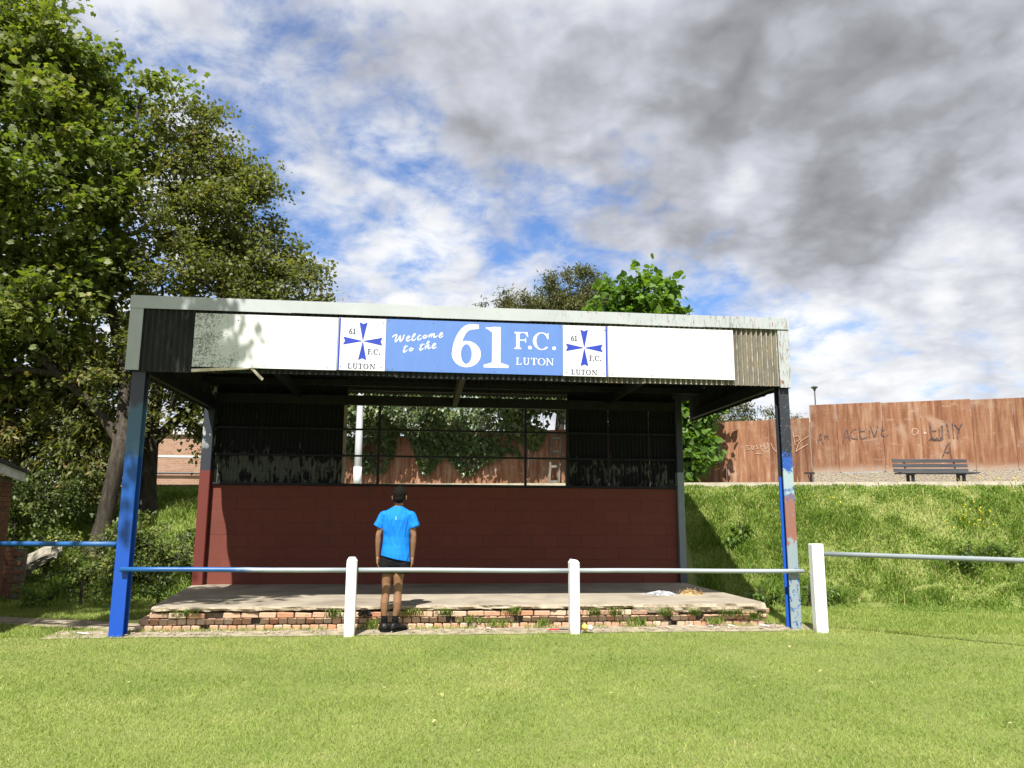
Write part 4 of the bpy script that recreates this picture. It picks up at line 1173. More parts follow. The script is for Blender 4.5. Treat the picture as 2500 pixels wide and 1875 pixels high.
lw = empty('low_brick_wall', (-9.9, 13.55, 0), R(2), 'low dark brick retaining wall beside the shed', 'wall')
MB().box(0.0, 1.42, 0.012, 0.25, -0.1, 0.88).build('core', M_MORTAR, lw)
for r_ in range(12):
    x = 0.0 if r_ % 2 else -0.11
    while x < 1.30:
        put('brick', bs, None, lw, (x, -0.09 + 0.09, r_ * 0.0755)); x += 0.2235
rub = empty('concrete_rubble', (-8.72, 14.55, 0.30), 0, 'broken slab of mossy concrete leaning at the foot of the bank', 'rubble')
def rock(mb, c, r, seed, sq=1.0):
    rs = np.random.default_rng(seed)
    b = bmesh.new(); bmesh.ops.create_icosphere(b, subdivisions=2, radius=1)
    for v in b.verts:
        q = 1 + 0.28 * (rs.random() - 0.5)
        v.co = Vector((v.co.x * r[0] * q, v.co.y * r[1] * q, v.co.z * r[2] * q * sq)) + Vector(c)
    b.verts.ensure_lookup_table()
    V = [tuple(v.co) for v in b.verts]; F = [[v.index for v in f.verts] for f in b.faces]; b.free()
    return mb.add(V, F)
def chunk(mb, M_, dx, dy, dz, seed, k=7):
    rs = np.random.default_rng(seed)
    b = bmesh.new(); bmesh.ops.create_cube(b, size=2.0)
    bmesh.ops.subdivide_edges(b, edges=b.edges, cuts=k, use_grid_fill=True)
    for v in b.verts:
        c = v.co
        e = sum(1 for q in c if abs(q) > 0.98)
        sh_ = 1.0 - 0.05 * max(0, e - 1)
        o = Vector((rs.normal(), rs.normal(), rs.normal())) * 0.009
        w2 = 0.02 * math.sin(3.1 * c.x + 1.3 * c.y + seed) + 0.02 * math.sin(5.3 * c.y - 2.2 * c.x)
        v.co = M_ @ (Vector((c.x * dx * sh_, c.y * dy * sh_, c.z * dz * sh_ + w2)) + o)
    b.verts.ensure_lookup_table()
    V = [tuple(v.co) for v in b.verts]; F = [[v.index for v in f.verts] for f in b.faces]; b.free()
    return mb.add(V, F)
mb = MB(); chunk(mb, Matrix.Translation((0.0, 0.0, 0.36)) @ Matrix.Rotation(R(-31), 4, 'Y') @ Matrix.Rotation(R(32), 4, 'X'), 0.38, 0.24, 0.09, 1); mb.build('slab_piece', M_STONE, rub)
mb = MB(); chunk(mb, Matrix.Translation((-0.26, -0.05, 0.10)) @ Matrix.Rotation(R(-12), 4, 'Y') @ Matrix.Rotation(R(15), 4, 'Z'), 0.14, 0.10, 0.07, 2, 5); mb.build('lump', M_STONE, rub)

# far brick building beyond the trees
fb = empty('brick_building', (-17.5, 30, 2.1), R(4), 'long pale orange brick building with white bands behind the trees', 'building')
def f_farwall(t, co):
    br = N(t, 'ShaderNodeTexBrick', {'Vector': N(t, 'ShaderNodeCombineXYZ', {0: N(t, 'ShaderNodeSeparateXYZ', {0: co}).outputs[0], 1: N(t, 'ShaderNodeSeparateXYZ', {0: co}).outputs[2], 2: 0.0}).outputs[0], 'Color1': (0.27, 0.14, 0.085, 1), 'Color2': (0.34, 0.20, 0.13, 1), 'Mortar': (0.30, 0.26, 0.22, 1), 'Scale': 1.0, 'Brick Width': 0.225, 'Row Height': 0.075, 'Mortar Size': 0.008})
    return mix(t, sstep(t, noise(t, co, 1.5, 5), 0.5, 0.7, 0, 0.4), br.outputs[0], (0.36, 0.26, 0.19))
M_FARWALL = material('far brick wall', f_farwall, 0.9, 0.2)
MB().box(0, 9.0, 0, 6, -0.2, 2.52).build('wall', M_FARWALL, fb)
MB().box(-0.1, 9.1, -0.12, 6.1, 2.522, 2.66).build('roof_edge', M_WTRIM, fb)
MB().box(0.0, 9.0, -0.02, -0.003, 1.62, 1.70).build('string_course', M_WTRIM, fb)
mb = MB(); mb.tube([(3.0, -0.1, 1.0), (9.0, -0.1, 1.0)], 0.04, 6); mb.build('pipe', M_IRON, fb)
hr = empty('handrail', (-16.5, 21.5, 2.1), 0, 'white handrail with thin bars at the far left above the bank', 'handrail')
mb = MB(); mb.tube([(0, 0, 2.15), (4.5, 0, 2.15)], 0.03, 6); mb.build('rail', M_WTRIM, hr)
mb = MB(); mb.tube([(0, 0, 0.55), (5.5, 0, 0.55)], 0.03, 6); mb.build('rail', M_WTRIM, hr)
for i in range(4):
    mb = MB(); mb.tube([(0.1 + i * 1.3, 0, -0.1), (0.1 + i * 1.3, 0, 2.15)], 0.014, 5); mb.build('bar', M_IRON, hr)
car = empty('parked_car', (-27.9, 40.0, 2.1), R(8), 'small red parked car just showing past the shed eaves', 'car')
prof = [(-1.9, 0.35), (-1.95, 0.7), (-1.3, 0.85), (-0.9, 1.35), (0.6, 1.42), (1.3, 0.95), (1.9, 0.85), (1.98, 0.4)]
mb = MB(); mb.prism(prof, -0.8, 0.8); mb.build('body', M_CARRED, car)
for y in (-0.815, 0.805):
    mb = MB(); mb.prism([(-1.1, 0.92), (-0.8, 1.28), (0.5, 1.34), (1.05, 0.95)], y, y + 0.01); mb.build('side_window', M_GLASS, car)
    for x in (-1.25, 1.25):
        mb = MB(); mb.tube([(x, y - 0.08 * (1 if y < 0 else -1) * -1, 0.32), (x, y + 0.1 * (1 if y < 0 else -1), 0.32)], 0.32, 16); mb.build('wheel', M_RUBBER, car)

# ------------------------------------------------------------------ foliage
LEAF = {
 'oval': (np.array([(0, 0, 0), (-.28, .45, .07), (.28, .45, .07), (0, .5, 0), (0, 1, -.10)]), np.array([(0, 3, 1), (1, 3, 4), (0, 2, 3), (2, 4, 3)])),
 'slim': (np.array([(0, 0, 0), (-.17, .45, .04), (.17, .45, .04), (0, 1, -.12)]), np.array([(0, 2, 1), (1, 2, 3)])),
 'lobed': (np.array([(0, .35, 0), (0, 0, 0), (.2, .1, -.02), (.5, .16, -.10), (.33, .40, -.04), (.52, .72, -.12), (.2, .68, -.04), (0, 1.05, -.14), (-.2, .68, -.04), (-.52, .72, -.12), (-.33, .40, -.04), (-.5, .16, -.10), (-.2, .1, -.02)]), np.array([(0, i, i + 1) for i in range(1, 12)] + [(0, 12, 1)])),
 'star': (np.array([(0, .4, 0), (0, 0, 0), (.46, .10, -.10), (.24, .38, -.03), (.52, .74, -.13), (0, 1.08, -.15), (-.52, .74, -.13), (-.24, .38, -.03), (-.46, .10, -.10)]), np.array([(0, i, i + 1) for i in range(1, 8)] + [(0, 8, 1)])),
 'tri': (np.array([(0, .4, .03), (0, 0, 0), (.42, .12, -.05), (.30, .55, -.03), (0, 1.0, -.10), (-.30, .55, -.03), (-.42, .12, -.05)]), np.array([(0, i, i + 1) for i in range(1, 6)] + [(0, 6, 1)])),
 'heart': (np.array([(0, .4, 0), (0, 0, 0), (.3, -.06, .06), (.5, .25, .09), (.4, .62, .05), (0, 1.1, -.12), (-.4, .62, .05), (-.5, .25, .09), (-.3, -.06, .06)]), np.array([(0, i, i + 1) for i in range(1, 8)] + [(0, 8, 1)])),
}
def unit(a):
    return a / np.maximum(np.linalg.norm(a, axis=1, keepdims=True), 1e-9)
def leaf_arrays(pos, fwd, upv, size, shape):
    T, F = LEAF[shape]
    y = unit(fwd); x = unit(np.cross(y, upv)); z = np.cross(x, y)
    n = len(pos)
    V = pos[:, None, :] + size[:, None, None] * (T[None, :, 0:1] * x[:, None, :] + T[None, :, 1:2] * y[:, None, :] + T[None, :, 2:3] * z[:, None, :])
    FF = F[None] + (np.arange(n) * len(T))[:, None, None]
    return V.reshape(-1, 3), FF.reshape(-1, 3), len(T)
def leaves(name, parent, mat, pos, fwd, upv, size, shape, tone, loc):
    V, F, k = leaf_arrays(pos, fwd, upv, size, shape)
    me = np_mesh(name, V - np.array(loc)[None], F, mat, np.repeat(tone, k))
    return put(name, me, None, parent)
def ell_points(r, ells, n, bias):
    vol = np.array([e[3] * e[4] * e[5] for e in ells]) ** 0.8
    which = r.choice(len(ells), n, p=vol / vol.sum())
    E = np.array(ells)[which]
    d = unit(r.normal(size=(n, 3)))
    q = r.random(n) ** bias
    return E[:, :3] + d * E[:, 3:6] * q[:, None]
def tree(name, label, trunk, ells, ncl, nleaf, csize, lsize, shape, mat, seed, loc=None, bias=0.42, flat=0.55, group=None, twigs=3, cat='tree', tonebias=0.0, tip=0.007, keep=None, rmax=0.16, crown='crown', wood='trunk'):
    r = np.random.default_rng(seed)
    loc = loc or tuple((trunk[0][0] if isinstance(trunk[0][0], (tuple, list)) else trunk[0])[:3])
    root = empty(name, loc, 0, label, cat, group)
    C = ell_points(r, ells, ncl, bias)
    if keep is not None:
        C = C[[bool(keep(c)) for c in C]]
    C = C[C[:, 2] > zt(C[:, 0], C[:, 1]) + 0.12]
    # skeleton: trunk nodes, then every cluster reaches for the nearest node
    P = []; par = []; cnt = []
    lims = []
    for line in ([trunk] if not isinstance(trunk[0][0], (tuple, list)) else trunk):
        start = None
        if P:
            A = np.array(P); start = int(np.argmin(((A - np.array(line[0][:3])) ** 2).sum(1)))
        prev = start
        for i in range(len(line) - 1):
            a, b = np.array(line[i][:3]), np.array(line[i + 1][:3])
            for s in (0.0, 0.34, 0.67):
                P.append(a + (b - a) * s); par.append(prev if prev is not None else -1); prev = len(P) - 1
        P.append(np.array(line[-1][:3])); par.append(prev); lims.append(line)
    ntr = len(P)
    trunk0 = np.array(P[min(3, ntr - 1)])
    order = np.argsort(((C - trunk0) ** 2).sum(1))
    tubes = []
    Pa = np.array(P)
    for ci in order:
        c = C[ci]
        d = np.linalg.norm(Pa - c, axis=1)
        pen = np.where(Pa[:, 2] > c[2] + 0.25, 0.9, 0) + np.where(np.arange(len(Pa)) < 2, 1.5, 0)
        j = int(np.argmin(d + pen))
        a = Pa[j]
        L = np.linalg.norm(c - a)
        k = max(2, int(L / 0.45) + 1)
        prev = j; path = [j]
        new = []
        for q in range(1, k + 1):
            s = q / k
            p = a + (c - a) * s + np.array([0, 0, 0.10 * L * math.sin(math.pi * s)]) + (r.normal(size=3) * 0.035 * L if q < k else 0)
            new.append(p); par.append(prev); prev = len(par) - 1; path.append(prev)
        Pa = np.vstack([Pa, np.array(new)])
        tubes.append(path)
    w_ = np.zeros(len(par))
    for path in tubes: w_[path[-1]] += 1
    for i in range(len(par) - 1, -1, -1):
        if par[i] >= 0: w_[par[i]] += w_[i]
    rad = np.minimum(tip * np.maximum(w_, 1) ** 0.48, rmax)
    mb = MB()
    for line in lims:
        mb.tube([Vector(p[:3]) - Vector(loc) for p in line], [p[3] for p in line], 12)
    for path in tubes:
        rr = [rad[i] for i in path]; rr[0] = min(rr[0], rr[1] * 1.15)
        mb.tube([Vector(Pa[i]) - Vector(loc) for i in path], rr, 5, cap=False)
    cen = np.mean([e[:3] for e in ells], axis=0)
    # leaf sprays on short twigs
    n = len(C)
    out = unit(C - cen + r.normal(size=(n, 3)) * 0.3)
    pos = []; fwdv = []; ton = []
    for i in range(n):
        cs = csize * (0.7 + 0.6 * r.random())
        ct = r.random()
        for q in range(twigs):
            dv = out[i] * 0.8 + r.normal(size=3) * np.array([1, 1, flat]); dv /= np.linalg.norm(dv)
            e = C[i] + dv * cs
            mb.tube([Vector(C[i]) - Vector(loc), Vector((C[i] + e) / 2 + np.array([0, 0, 0.05 * cs])) - Vector(loc), Vector(e - np.array([0, 0, 0.08 * cs])) - Vector(loc)], [tip * 0.9, tip * 0.7, tip * 0.35], 3, cap=False)
            m_ = max(2, nleaf // twigs)
            s = r.random(m_) ** 0.75
            pp = C[i] + (dv * cs)[None] * s[:, None] + r.normal(size=(m_, 3)) * (cs * 0.26) * np.array([1, 1, flat])
            pos.append(pp); fwdv.append(dv[None] * 0.7 + r.normal(size=(m_, 3)) * 0.75 - np.array([0, 0, 0.35]))
            ton.append(np.clip(0.42 * ct + 0.58 * r.random(m_) + tonebias, 0, 1))
    pos = np.concatenate(pos); fwdv = np.concatenate(fwdv); ton = np.concatenate(ton)
    g = zt(pos[:, 0], pos[:, 1]) + 0.02
    ok = pos[:, 2] > g
    pos, fwdv, ton = pos[ok], fwdv[ok], ton[ok]
    upv = np.array([0, 0, 1.0]) + r.normal(size=pos.shape) * 0.5
    sz = lsize * (0.65 + 0.6 * r.random(len(pos)))
    mb.build(wood, M_BARK, root, fix=False, smooth=True)
    leaves(crown, root, mat, pos, fwdv, upv, sz, shape, ton, loc)
    return root

# big sycamore on the left bank
t1 = [[(-8.16, 15.5, 0.60, 0.22), (-8.05, 15.5, 1.4, 0.165), (-7.95, 15.5, 2.2, 0.15), (-7.88, 15.5, 2.95, 0.15)],
      [(-7.88, 15.5, 2.9, 0.11), (-8.35, 15.3, 3.6, 0.09), (-9.3, 14.9, 4.5, 0.075), (-10.4, 14.5, 5.6, 0.06), (-11.0, 14.2, 7.5, 0.045)],
      [(-7.88, 15.5, 2.9, 0.13), (-7.85, 15.4, 4.2, 0.11), (-8.3, 15.2, 6.0, 0.09), (-8.9, 14.9, 8.0, 0.07), (-9.4, 14.6, 10.0, 0.045)],
      [(-8.3, 15.2, 6.0, 0.08), (-8.1, 14.8, 7.6, 0.06), (-7.6, 14.4, 9.9, 0.03)]]
def back(p, k=1.0):
    g_ = 1 + 0.11 * k
    return (p[0] * g_, p[1] + 1.7 * k, 1.45 + (p[2] - 1.45) * g_) + tuple(q * (1 + 0.08 * k) for q in p[3:])
t1 = [t1[0]] + [[back(p, min(1.0, max(0.0, (p[2] - 3.0) / 3.0))) for p in ln] for ln in t1[1:]]
tree('sycamore_tree', 'tall dark sycamore on the left bank, leaning trunk beside the blue post', t1,
     [back(e) for e in [(-10.9, 14.2, 8.4, 2.3, 2.1, 3.6), (-9.1, 14.4, 8.2, 1.6, 1.8, 2.7), (-9.9, 14.3, 10.6, 1.5, 1.6, 1.3), (-11.5, 14.0, 4.9, 2.2, 1.8, 1.8), (-9.2, 14.6, 5.6, 1.7, 1.6, 1.7), (-8.0, 14.6, 8.0, 0.7, 1.1, 2.2), (-11.6, 14.2, 11.0, 1.4, 1.3, 1.2), (-7.4, 14.4, 10.2, 0.45, 0.5, 0.35), (-10.4, 15.2, 4.3, 1.7, 0.9, 0.8), (-12.2, 15.2, 3.8, 1.4, 1.0, 0.9), (-8.9, 15.2, 4.3, 0.9, 0.7, 0.6)]],
     520, 122, 0.62, 0.126, 'star', L_SYC, 21, twigs=5)
t2 = [[(-7.95, 17.0, 1.25, 0.24), (-7.98, 17.0, 2.2, 0.19), (-8.0, 17.0, 3.1, 0.18)],
      [(-8.0, 17.0, 3.0, 0.13), (-7.4, 17.0, 3.6, 0.10), (-6.4, 17.1, 4.6, 0.08), (-5.6, 17.1, 6.2, 0.05)],
      [(-8.0, 17.0, 3.0, 0.15), (-7.9, 17.0, 4.8, 0.12), (-7.3, 17.0, 6.8, 0.09), (-7.1, 17.0, 9.2, 0.05)]]
tree('field_maple_tree', 'broad lighter green maple behind the left end of the stand roof', t2,
     [(-7.0, 17.0, 7.4, 1.8, 1.8, 2.3), (-5.9, 17.2, 6.6, 1.5, 1.7, 1.6), (-7.5, 17.0, 9.7, 1.0, 1.3, 1.2), (-5.2, 17.3, 6.0, 1.15, 1.4, 0.9), (-6.9, 16.8, 4.9, 1.9, 1.5, 1.0), (-6.3, 17.0, 8.5, 0.9, 1.2, 1.2), (-6.7, 16.4, 4.1, 1.3, 0.8, 0.8), (-8.3, 15.6, 3.9, 0.9, 0.5, 0.55), (-6.6, 17.0, 3.5, 0.8, 0.5, 0.5)],
     430, 116, 0.50, 0.091, 'tri', L_MAPLE, 22, twigs=5)
# tree outside the frame whose branches shade the left of the stand
tree('sycamore_tree', 'sycamore standing left of the view whose branches dapple the left fascia with shade', [(-10.8, 7.0, -0.1, 0.3), (-10.5, 6.9, 2.5, 0.24), (-9.8, 6.6, 5.0, 0.2), (-8.8, 6.3, 7.2, 0.12)],
     [(-7.6, 6.0, 8.8, 2.3, 1.25, 1.1), (-5.35, 6.1, 8.7, 1.35, 0.95, 0.75), (-9.5, 6.5, 8.6, 1.8, 1.6, 1.6)],
     135, 66, 0.60, 0.13, 'star', L_SYC, 23, twigs=4, tonebias=0.12)
# elder and broad leaved tree behind the stand
tree('elder_tree', 'brownish elder tree showing above the middle of the stand roof', [(1.6, 26.2, 2.0, 0.2), (1.6, 26.2, 4.0, 0.17), (1.8, 26.2, 6.5, 0.12), (2.0, 26.1, 8.5, 0.07)],
     [(2.1, 26, 8.6, 1.4, 1.3, 1.5), (0.6, 26, 8.1, 1.4, 1.3, 1.0), (-0.9, 26, 7.9, 0.95, 1.0, 0.75), (1.2, 26, 6.9, 2.6, 1.3, 1.0), (3.3, 26, 7.9, 1.2, 1.2, 1.2)],
     470, 130, 0.40, 0.135, 'slim', L_ELDER, 24, twigs=5, flat=0.8)
tree('broadleaf_tree', 'bright green tree with large heart shaped leaves beside the fence', [[(4.1, 21.0, 2.0, 0.13), (4.0, 21.0, 3.6, 0.11), (3.9, 21.0, 5.4, 0.08), (3.6, 21.0, 7.2, 0.05)], [(4.0, 21.0, 3.0, 0.06), (4.7, 20.9, 4.2, 0.04)]],
     [(3.6, 21.0, 7.1, 1.15, 1.1, 1.15), (4.2, 20.9, 6.2, 0.85, 1.0, 0.9), (4.35, 20.9, 4.5, 0.95, 1.0, 1.2), (4.5, 20.6, 3.2, 0.75, 0.9, 0.8), (2.9, 21.1, 6.5, 0.8, 0.9, 0.8), (5.2, 20.9, 4.7, 0.5, 0.7, 0.5), (3.7, 21.0, 5.4, 1.0, 1.0, 1.0), (2.4, 21.2, 6.0, 0.6, 0.7, 0.7), (5.0, 20.9, 5.3, 0.6, 0.7, 0.6), (4.9, 20.7, 3.6, 0.6, 0.7, 0.7)],
     640, 26, 0.40, 0.165, 'heart', L_CAT, 25, twigs=2, flat=0.6, bias=0.4)
# trees beyond the fence
for i, (x, y, h, rx, lab) in enumerate(((7.0, 25.6, 4.9, 1.15, 'olive green tree rising behind the low fence next to the bright tree'), (8.9, 25.9, 4.6, 0.75, 'small feathery tree behind the fence just right of the stand post'))):
    tree('fence_tree', lab, [(x, y, 2.0, 0.12), (x, y, 3.4, 0.08), (x, y, h, 0.04)], [(x, y, h - 0.35, rx, 0.9, 0.75), (x - 0.2, y, h - 1.1, rx * 1.1, 0.9, 0.7)], 90, 100, 0.36, 0.12, 'slim', L_ELDER, 30 + i, group='trees beyond the low fence', twigs=4)
for i, (x, y, h, rx, lab) in enumerate(((-5.0, 28.0, 7.2, 2.0, 'dark leafy tree behind the pale lamp post'), (-1.6, 27.8, 6.7, 2.0, 'dense tree filling the left half of the wall opening'), (4.6, 28.2, 6.0, 1.6, 'shadowy tree behind the broad leaved tree'))):
    tree('screen_tree', lab, [(x, y, 2.0, 0.18), (x, y, 3.8, 0.13), (x, y, h - 0.8, 0.06)], [(x, y, h - 1.6, rx, 1.3, 1.6), (x + 0.6, y, h - 3.0, rx * 1.1, 1.3, 1.4)], 120, 75, 0.50, 0.13, 'oval', L_MAPLE, 40 + i, group='trees behind the fence seen through the opening', twigs=4, tonebias=-0.1)

# ivy hanging over the far fence
def ivy(name, label, s0, s1, ztop, drop, n, seed, size=0.12, deep=1.2):
    r = np.random.default_rng(seed)
    loc = FP((s0 + s1) / 2, 0.1, 2.1)
    o = empty(name, loc, 0, label, 'climbing plant')
    s = s0 + (s1 - s0) * r.random(n)
    low = ztop - drop * (0.35 + 0.65 * vnoise(s, np.zeros(n), 1.3, seed)) * np.clip(np.minimum(s - s0, s1 - s) * 1.8, 0.15, 1)
    z = low + (ztop - low) * r.random(n) ** 0.9
    off = 0.06 + r.random(n) * (0.30 * np.clip((z - low) / 0.6, 0.2, 1) + deep * np.clip((z - 3.9) / 0.9, 0, 1))
    nr = np.array([-0.36815, -0.92977, 0])
    pos = np.array(FA)[None] + np.array(FD)[None] * s[:, None] + nr[None] * off[:, None] + np.stack([np.zeros(n), np.zeros(n), z], 1)
    fw_ = np.array([0, 0, -0.8])[None] + nr[None] * 0.3 + r.normal(size=(n, 3)) * 0.45
    up_ = nr[None] * 0.8 + np.array([0, 0, 0.6])[None] + r.normal(size=(n, 3)) * 0.45
    cl_ = vnoise(pos[:, 0] * 1.3, pos[:, 2] * 1.3, 1.2, seed + 1)
    keepm = r.random(n) < np.clip(cl_ * 2.2 - 0.3, 0.12, 1)
    leaves('foliage', o, L_IVY, pos[keepm], fw_[keepm], up_[keepm], size * (0.6 + 0.7 * r.random(keepm.sum())), 'tri', np.clip(0.5 * cl_[keepm] + 0.6 * r.random(keepm.sum()) - 0.05, 0, 1), loc)
    mb = MB()
    for k in range(10):
        ss = s0 + (s1 - s0) * r.random()
        a = Vector(FP(ss, 0.06, ztop - 0.1)); b = Vector(FP(ss + r.normal() * 0.3, 0.1, ztop - drop * 0.6)); 
        mb.tube([a - Vector(loc), (a + b) / 2 + Vector((r.normal() * .1, 0, 0)) - Vector(loc), b - Vector(loc)], [0.014, 0.01, 0.005], 4)
    mb.build('stem', M_BARK, o, fix=False)
ivy('ivy', 'thick ivy tumbling over the far fence in the middle of the opening', 12.9, 20.9, 5.9, 3.3, 26000, 51, 0.14)
ivy('ivy', 'thin ivy trailing over the far fence top right of the opening', 10.6, 14.2, 5.6, 2.4, 12000, 52, 0.12)

# shrubs and brambles on the left bank
def bush(name, label, ells, ncl, nleaf, lsize, mat, seed, shape='oval', csize=0.28, group='bushes on the left bank', tb=0.0, cat='bush'):
    e = ells[0]
    x, y = e[0], e[1]
    return tree(name, label, [(x, y, z1(x, y) - 0.05, 0.03), (x, y, z1(x, y) + 0.3, 0.02), (x, y, max(e[2], z1(x, y) + 0.4), 0.012)], ells, ncl, nleaf, csize, lsize, shape, mat, seed, bias=0.45, flat=0.7, group=group, twigs=3, cat=cat, tip=0.004, tonebias=tb, rmax=0.03, crown='foliage', wood='stem')
bush('buddleia_bush', 'tall straggly pale green bush left of the leaning trunk', [(-10.2, 16.6, 3.0, 1.7, 1.0, 1.5), (-9.2, 16.5, 3.9, 1.2, 0.9, 1.2), (-11.6, 16.8, 3.4, 1.4, 1.0, 1.5), (-8.9, 16.2, 2.6, 0.8, 0.6, 0.9)], 270, 100, 0.16, L_MAPLE, 61, 'slim', 0.45, tb=0.12)
bush('bramble_bush', 'dark bramble thicket under the tall pale bush', [(-9.7, 15.3, 1.5, 1.2, 0.6, 0.75), (-8.9, 15.5, 1.9, 0.8, 0.6, 0.6), (-10.6, 15.5, 1.7, 1.0, 0.6, 0.7)], 110, 66, 0.085, L_BRAM, 62, 'oval', 0.30, tb=-0.08)
bush('bramble_bush', 'rounded bramble bush between the blue post and the red wall', [(-6.55, 14.3, 0.75, 0.75, 0.55, 0.72), (-5.95, 14.4, 0.6, 0.65, 0.5, 0.6), (-7.1, 14.4, 0.7, 0.5, 0.5, 0.6)], 105, 66, 0.075, L_BRAM, 63, 'oval', 0.25)
bush('bramble_bush', 'sunlit low brambles round the foot of the leaning trunk', [(-7.6, 14.2, 0.45, 0.8, 0.5, 0.42), (-8.5, 14.9, 0.7, 0.6, 0.4, 0.4), (-7.2, 14.6, 0.9, 0.5, 0.4, 0.5)], 70, 55, 0.075, L_BRAM, 64, 'oval', 0.22, tb=0.12)
bush('nettle_patch', 'bright nettles in front of the leaning concrete rubble', [(-7.0, 12.95, 0.14, 0.9, 0.35, 0.22), (-6.1, 13.1, 0.12, 0.6, 0.3, 0.2), (-7.7, 12.6, 0.12, 0.35, 0.2, 0.15)], 60, 45, 0.06, L_NETTLE, 65, 'oval', 0.16, tb=0.1, cat='weeds')
bush('elder_bush', 'elder scrub hanging over the bank behind the two trunks', [(-6.2, 18.5, 3.0, 1.0, 0.8, 0.9), (-5.6, 18.2, 4.0, 0.8, 0.8, 0.9)], 60, 60, 0.085, L_MAPLE, 66, 'oval', 0.34)
def G(x, y, dz, *rr):
    return (x, y, z1(x, y) + dz, *rr)
bush('dock_plant', 'leafy weeds at the foot of the grass bank behind the stand post', [G(3.95, 12.6, 0.12, 0.30, 0.2, 0.16), G(4.35, 12.5, 0.16, 0.22, 0.2, 0.2)], 16, 26, 0.085, L_NETTLE, 67, 'oval', 0.13, group='weeds along the bank foot', cat='weeds')
bush('dock_plant', 'dark leafy clump at the bank foot right of the bare soil', [G(8.0, 13.75, 0.20, 0.32, 0.2, 0.22), G(8.5, 13.8, 0.16, 0.3, 0.2, 0.16)], 26, 28, 0.075, L_NETTLE, 68, 'oval', 0.14, group='weeds along the bank foot', tb=-0.15, cat='weeds')
bush('dock_plant', 'broad weeds on the bank beside the grey back post', [G(4.35, 14.9, 0.16, 0.35, 0.25, 0.2)], 16, 26, 0.11, L_NETTLE, 69, 'oval', 0.16, group='weeds along the bank foot', cat='weeds')
bush('dock_plant', 'low weeds near the white square post on the bank foot', [G(5.0, 13.3, 0.14, 0.35, 0.2, 0.18), G(5.6, 13.5, 0.14, 0.3, 0.2, 0.18)], 20, 26, 0.07, L_NETTLE, 70, 'oval', 0.13, group='weeds along the bank foot', cat='weeds')

# ------------------------------------------------------------------ grass
def blades(name, x, y, h, wd, mat, seed, tone, lean=0.55, z=None, label=None, kind='stuff', cat='grass', short=False):
    r = np.random.default_rng(seed)
    n = len(x)
    z0 = (zt(x, y) if z is None else z) - 0.004
    az = r.random(n) * 2 * np.pi
    sd_ = np.stack([np.cos(az), np.sin(az), np.zeros(n)], 1)
    la = r.random(n) * 2 * np.pi
    lv = np.stack([np.cos(la), np.sin(la), np.zeros(n)], 1) * (lean * (0.2 + 0.8 * r.random(n)))[:, None]
    b = np.stack([x, y, z0], 1)
    hv = h[:, None]
    mid = b + lv * hv * 0.35 + np.array([0, 0, 1]) * hv * 0.58
    tip = b + lv * hv + np.array([0, 0, 1]) * hv * (1 - 0.35 * np.linalg.norm(lv, axis=1))[:, None]
    ww = wd[:, None] / 2
    if short:
        k = 3
        V = np.stack([b - sd_ * ww * 1.15, b + sd_ * ww * 1.15, tip], 1).reshape(-1, 3)
        F = np.arange(n * 3).reshape(-1, 3)
    else:
        k = 5
        V = np.stack([b - sd_ * ww, b + sd_ * ww, mid + sd_ * ww * 0.8, mid - sd_ * ww * 0.8, tip], 1).reshape(-1, 3)
        F = (np.array([(0, 1, 2), (0, 2, 3), (3, 2, 4)])[None] + (np.arange(n) * 5)[:, None, None]).reshape(-1, 3)
    o = put(name, np_mesh(name, V, F, mat, np.repeat(np.clip(tone, 0, 1), k)))
    return tag(o, label, cat, kind=kind)
def scatter(r, n, x0, x1, y0, y1):
    return x0 + (x1 - x0) * r.random(n), y0 + (y1 - y0) * r.random(n)
r = np.random.default_rng(5)
# mown pitch in front of the stand: density thins with distance
n = 1150000
yy = 3.6 + 7.3 * r.random(n) ** 1.2
xx = (r.random(n) * 2 - 1) * (yy * 0.69 + 2.6)
u_, v_ = UV(xx, yy)
edge = 0.06 + 0.16 * vnoise(u_, u_ * 0, 2.3, 12) + 0.05 * vnoise(u_, u_ * 0, 9, 13)
inside = (u_ > -0.55) & (u_ < 8.95)
ok = np.where(inside, v_ < edge, True) & (r.random(n) < 0.52 * np.clip(6.0 / yy, 0.5, 1.0) * np.clip(1.25 - 0.35 * (np.abs(xx) - yy * 0.69), 0.45, 1))
bare = vnoise(xx, yy, 1.7, 14) * 0.6 + vnoise(xx, yy, 6.0, 15) * 0.4
ok &= r.random(n) < np.clip(1.75 - bare * 1.2, 0.35, 1)
xx, yy, bare = xx[ok], yy[ok], bare[ok]
n = len(xx)
patch = vnoise(xx, yy, 0.55, 16) * 0.55 + vnoise(xx, yy, 1.9, 17) * 0.45
hh = (0.022 + 0.022 * r.random(n)) * (0.75 + 0.5 * vnoise(xx, yy, 2.5, 18))
tone = -0.02 + 0.80 * patch + 0.28 * r.random(n) + np.where(r.random(n) < 0.035, 0.4, 0) + np.where((bare > 0.72), 0.18, 0)
blades('mown_grass', xx, yy, hh, (0.0028 + 0.0005 * yy) * (0.7 + 0.6 * r.random(n)), L_GRASS, 81, tone, 1.25, short=True, label='short mown grass of the pitch in front of the stand')
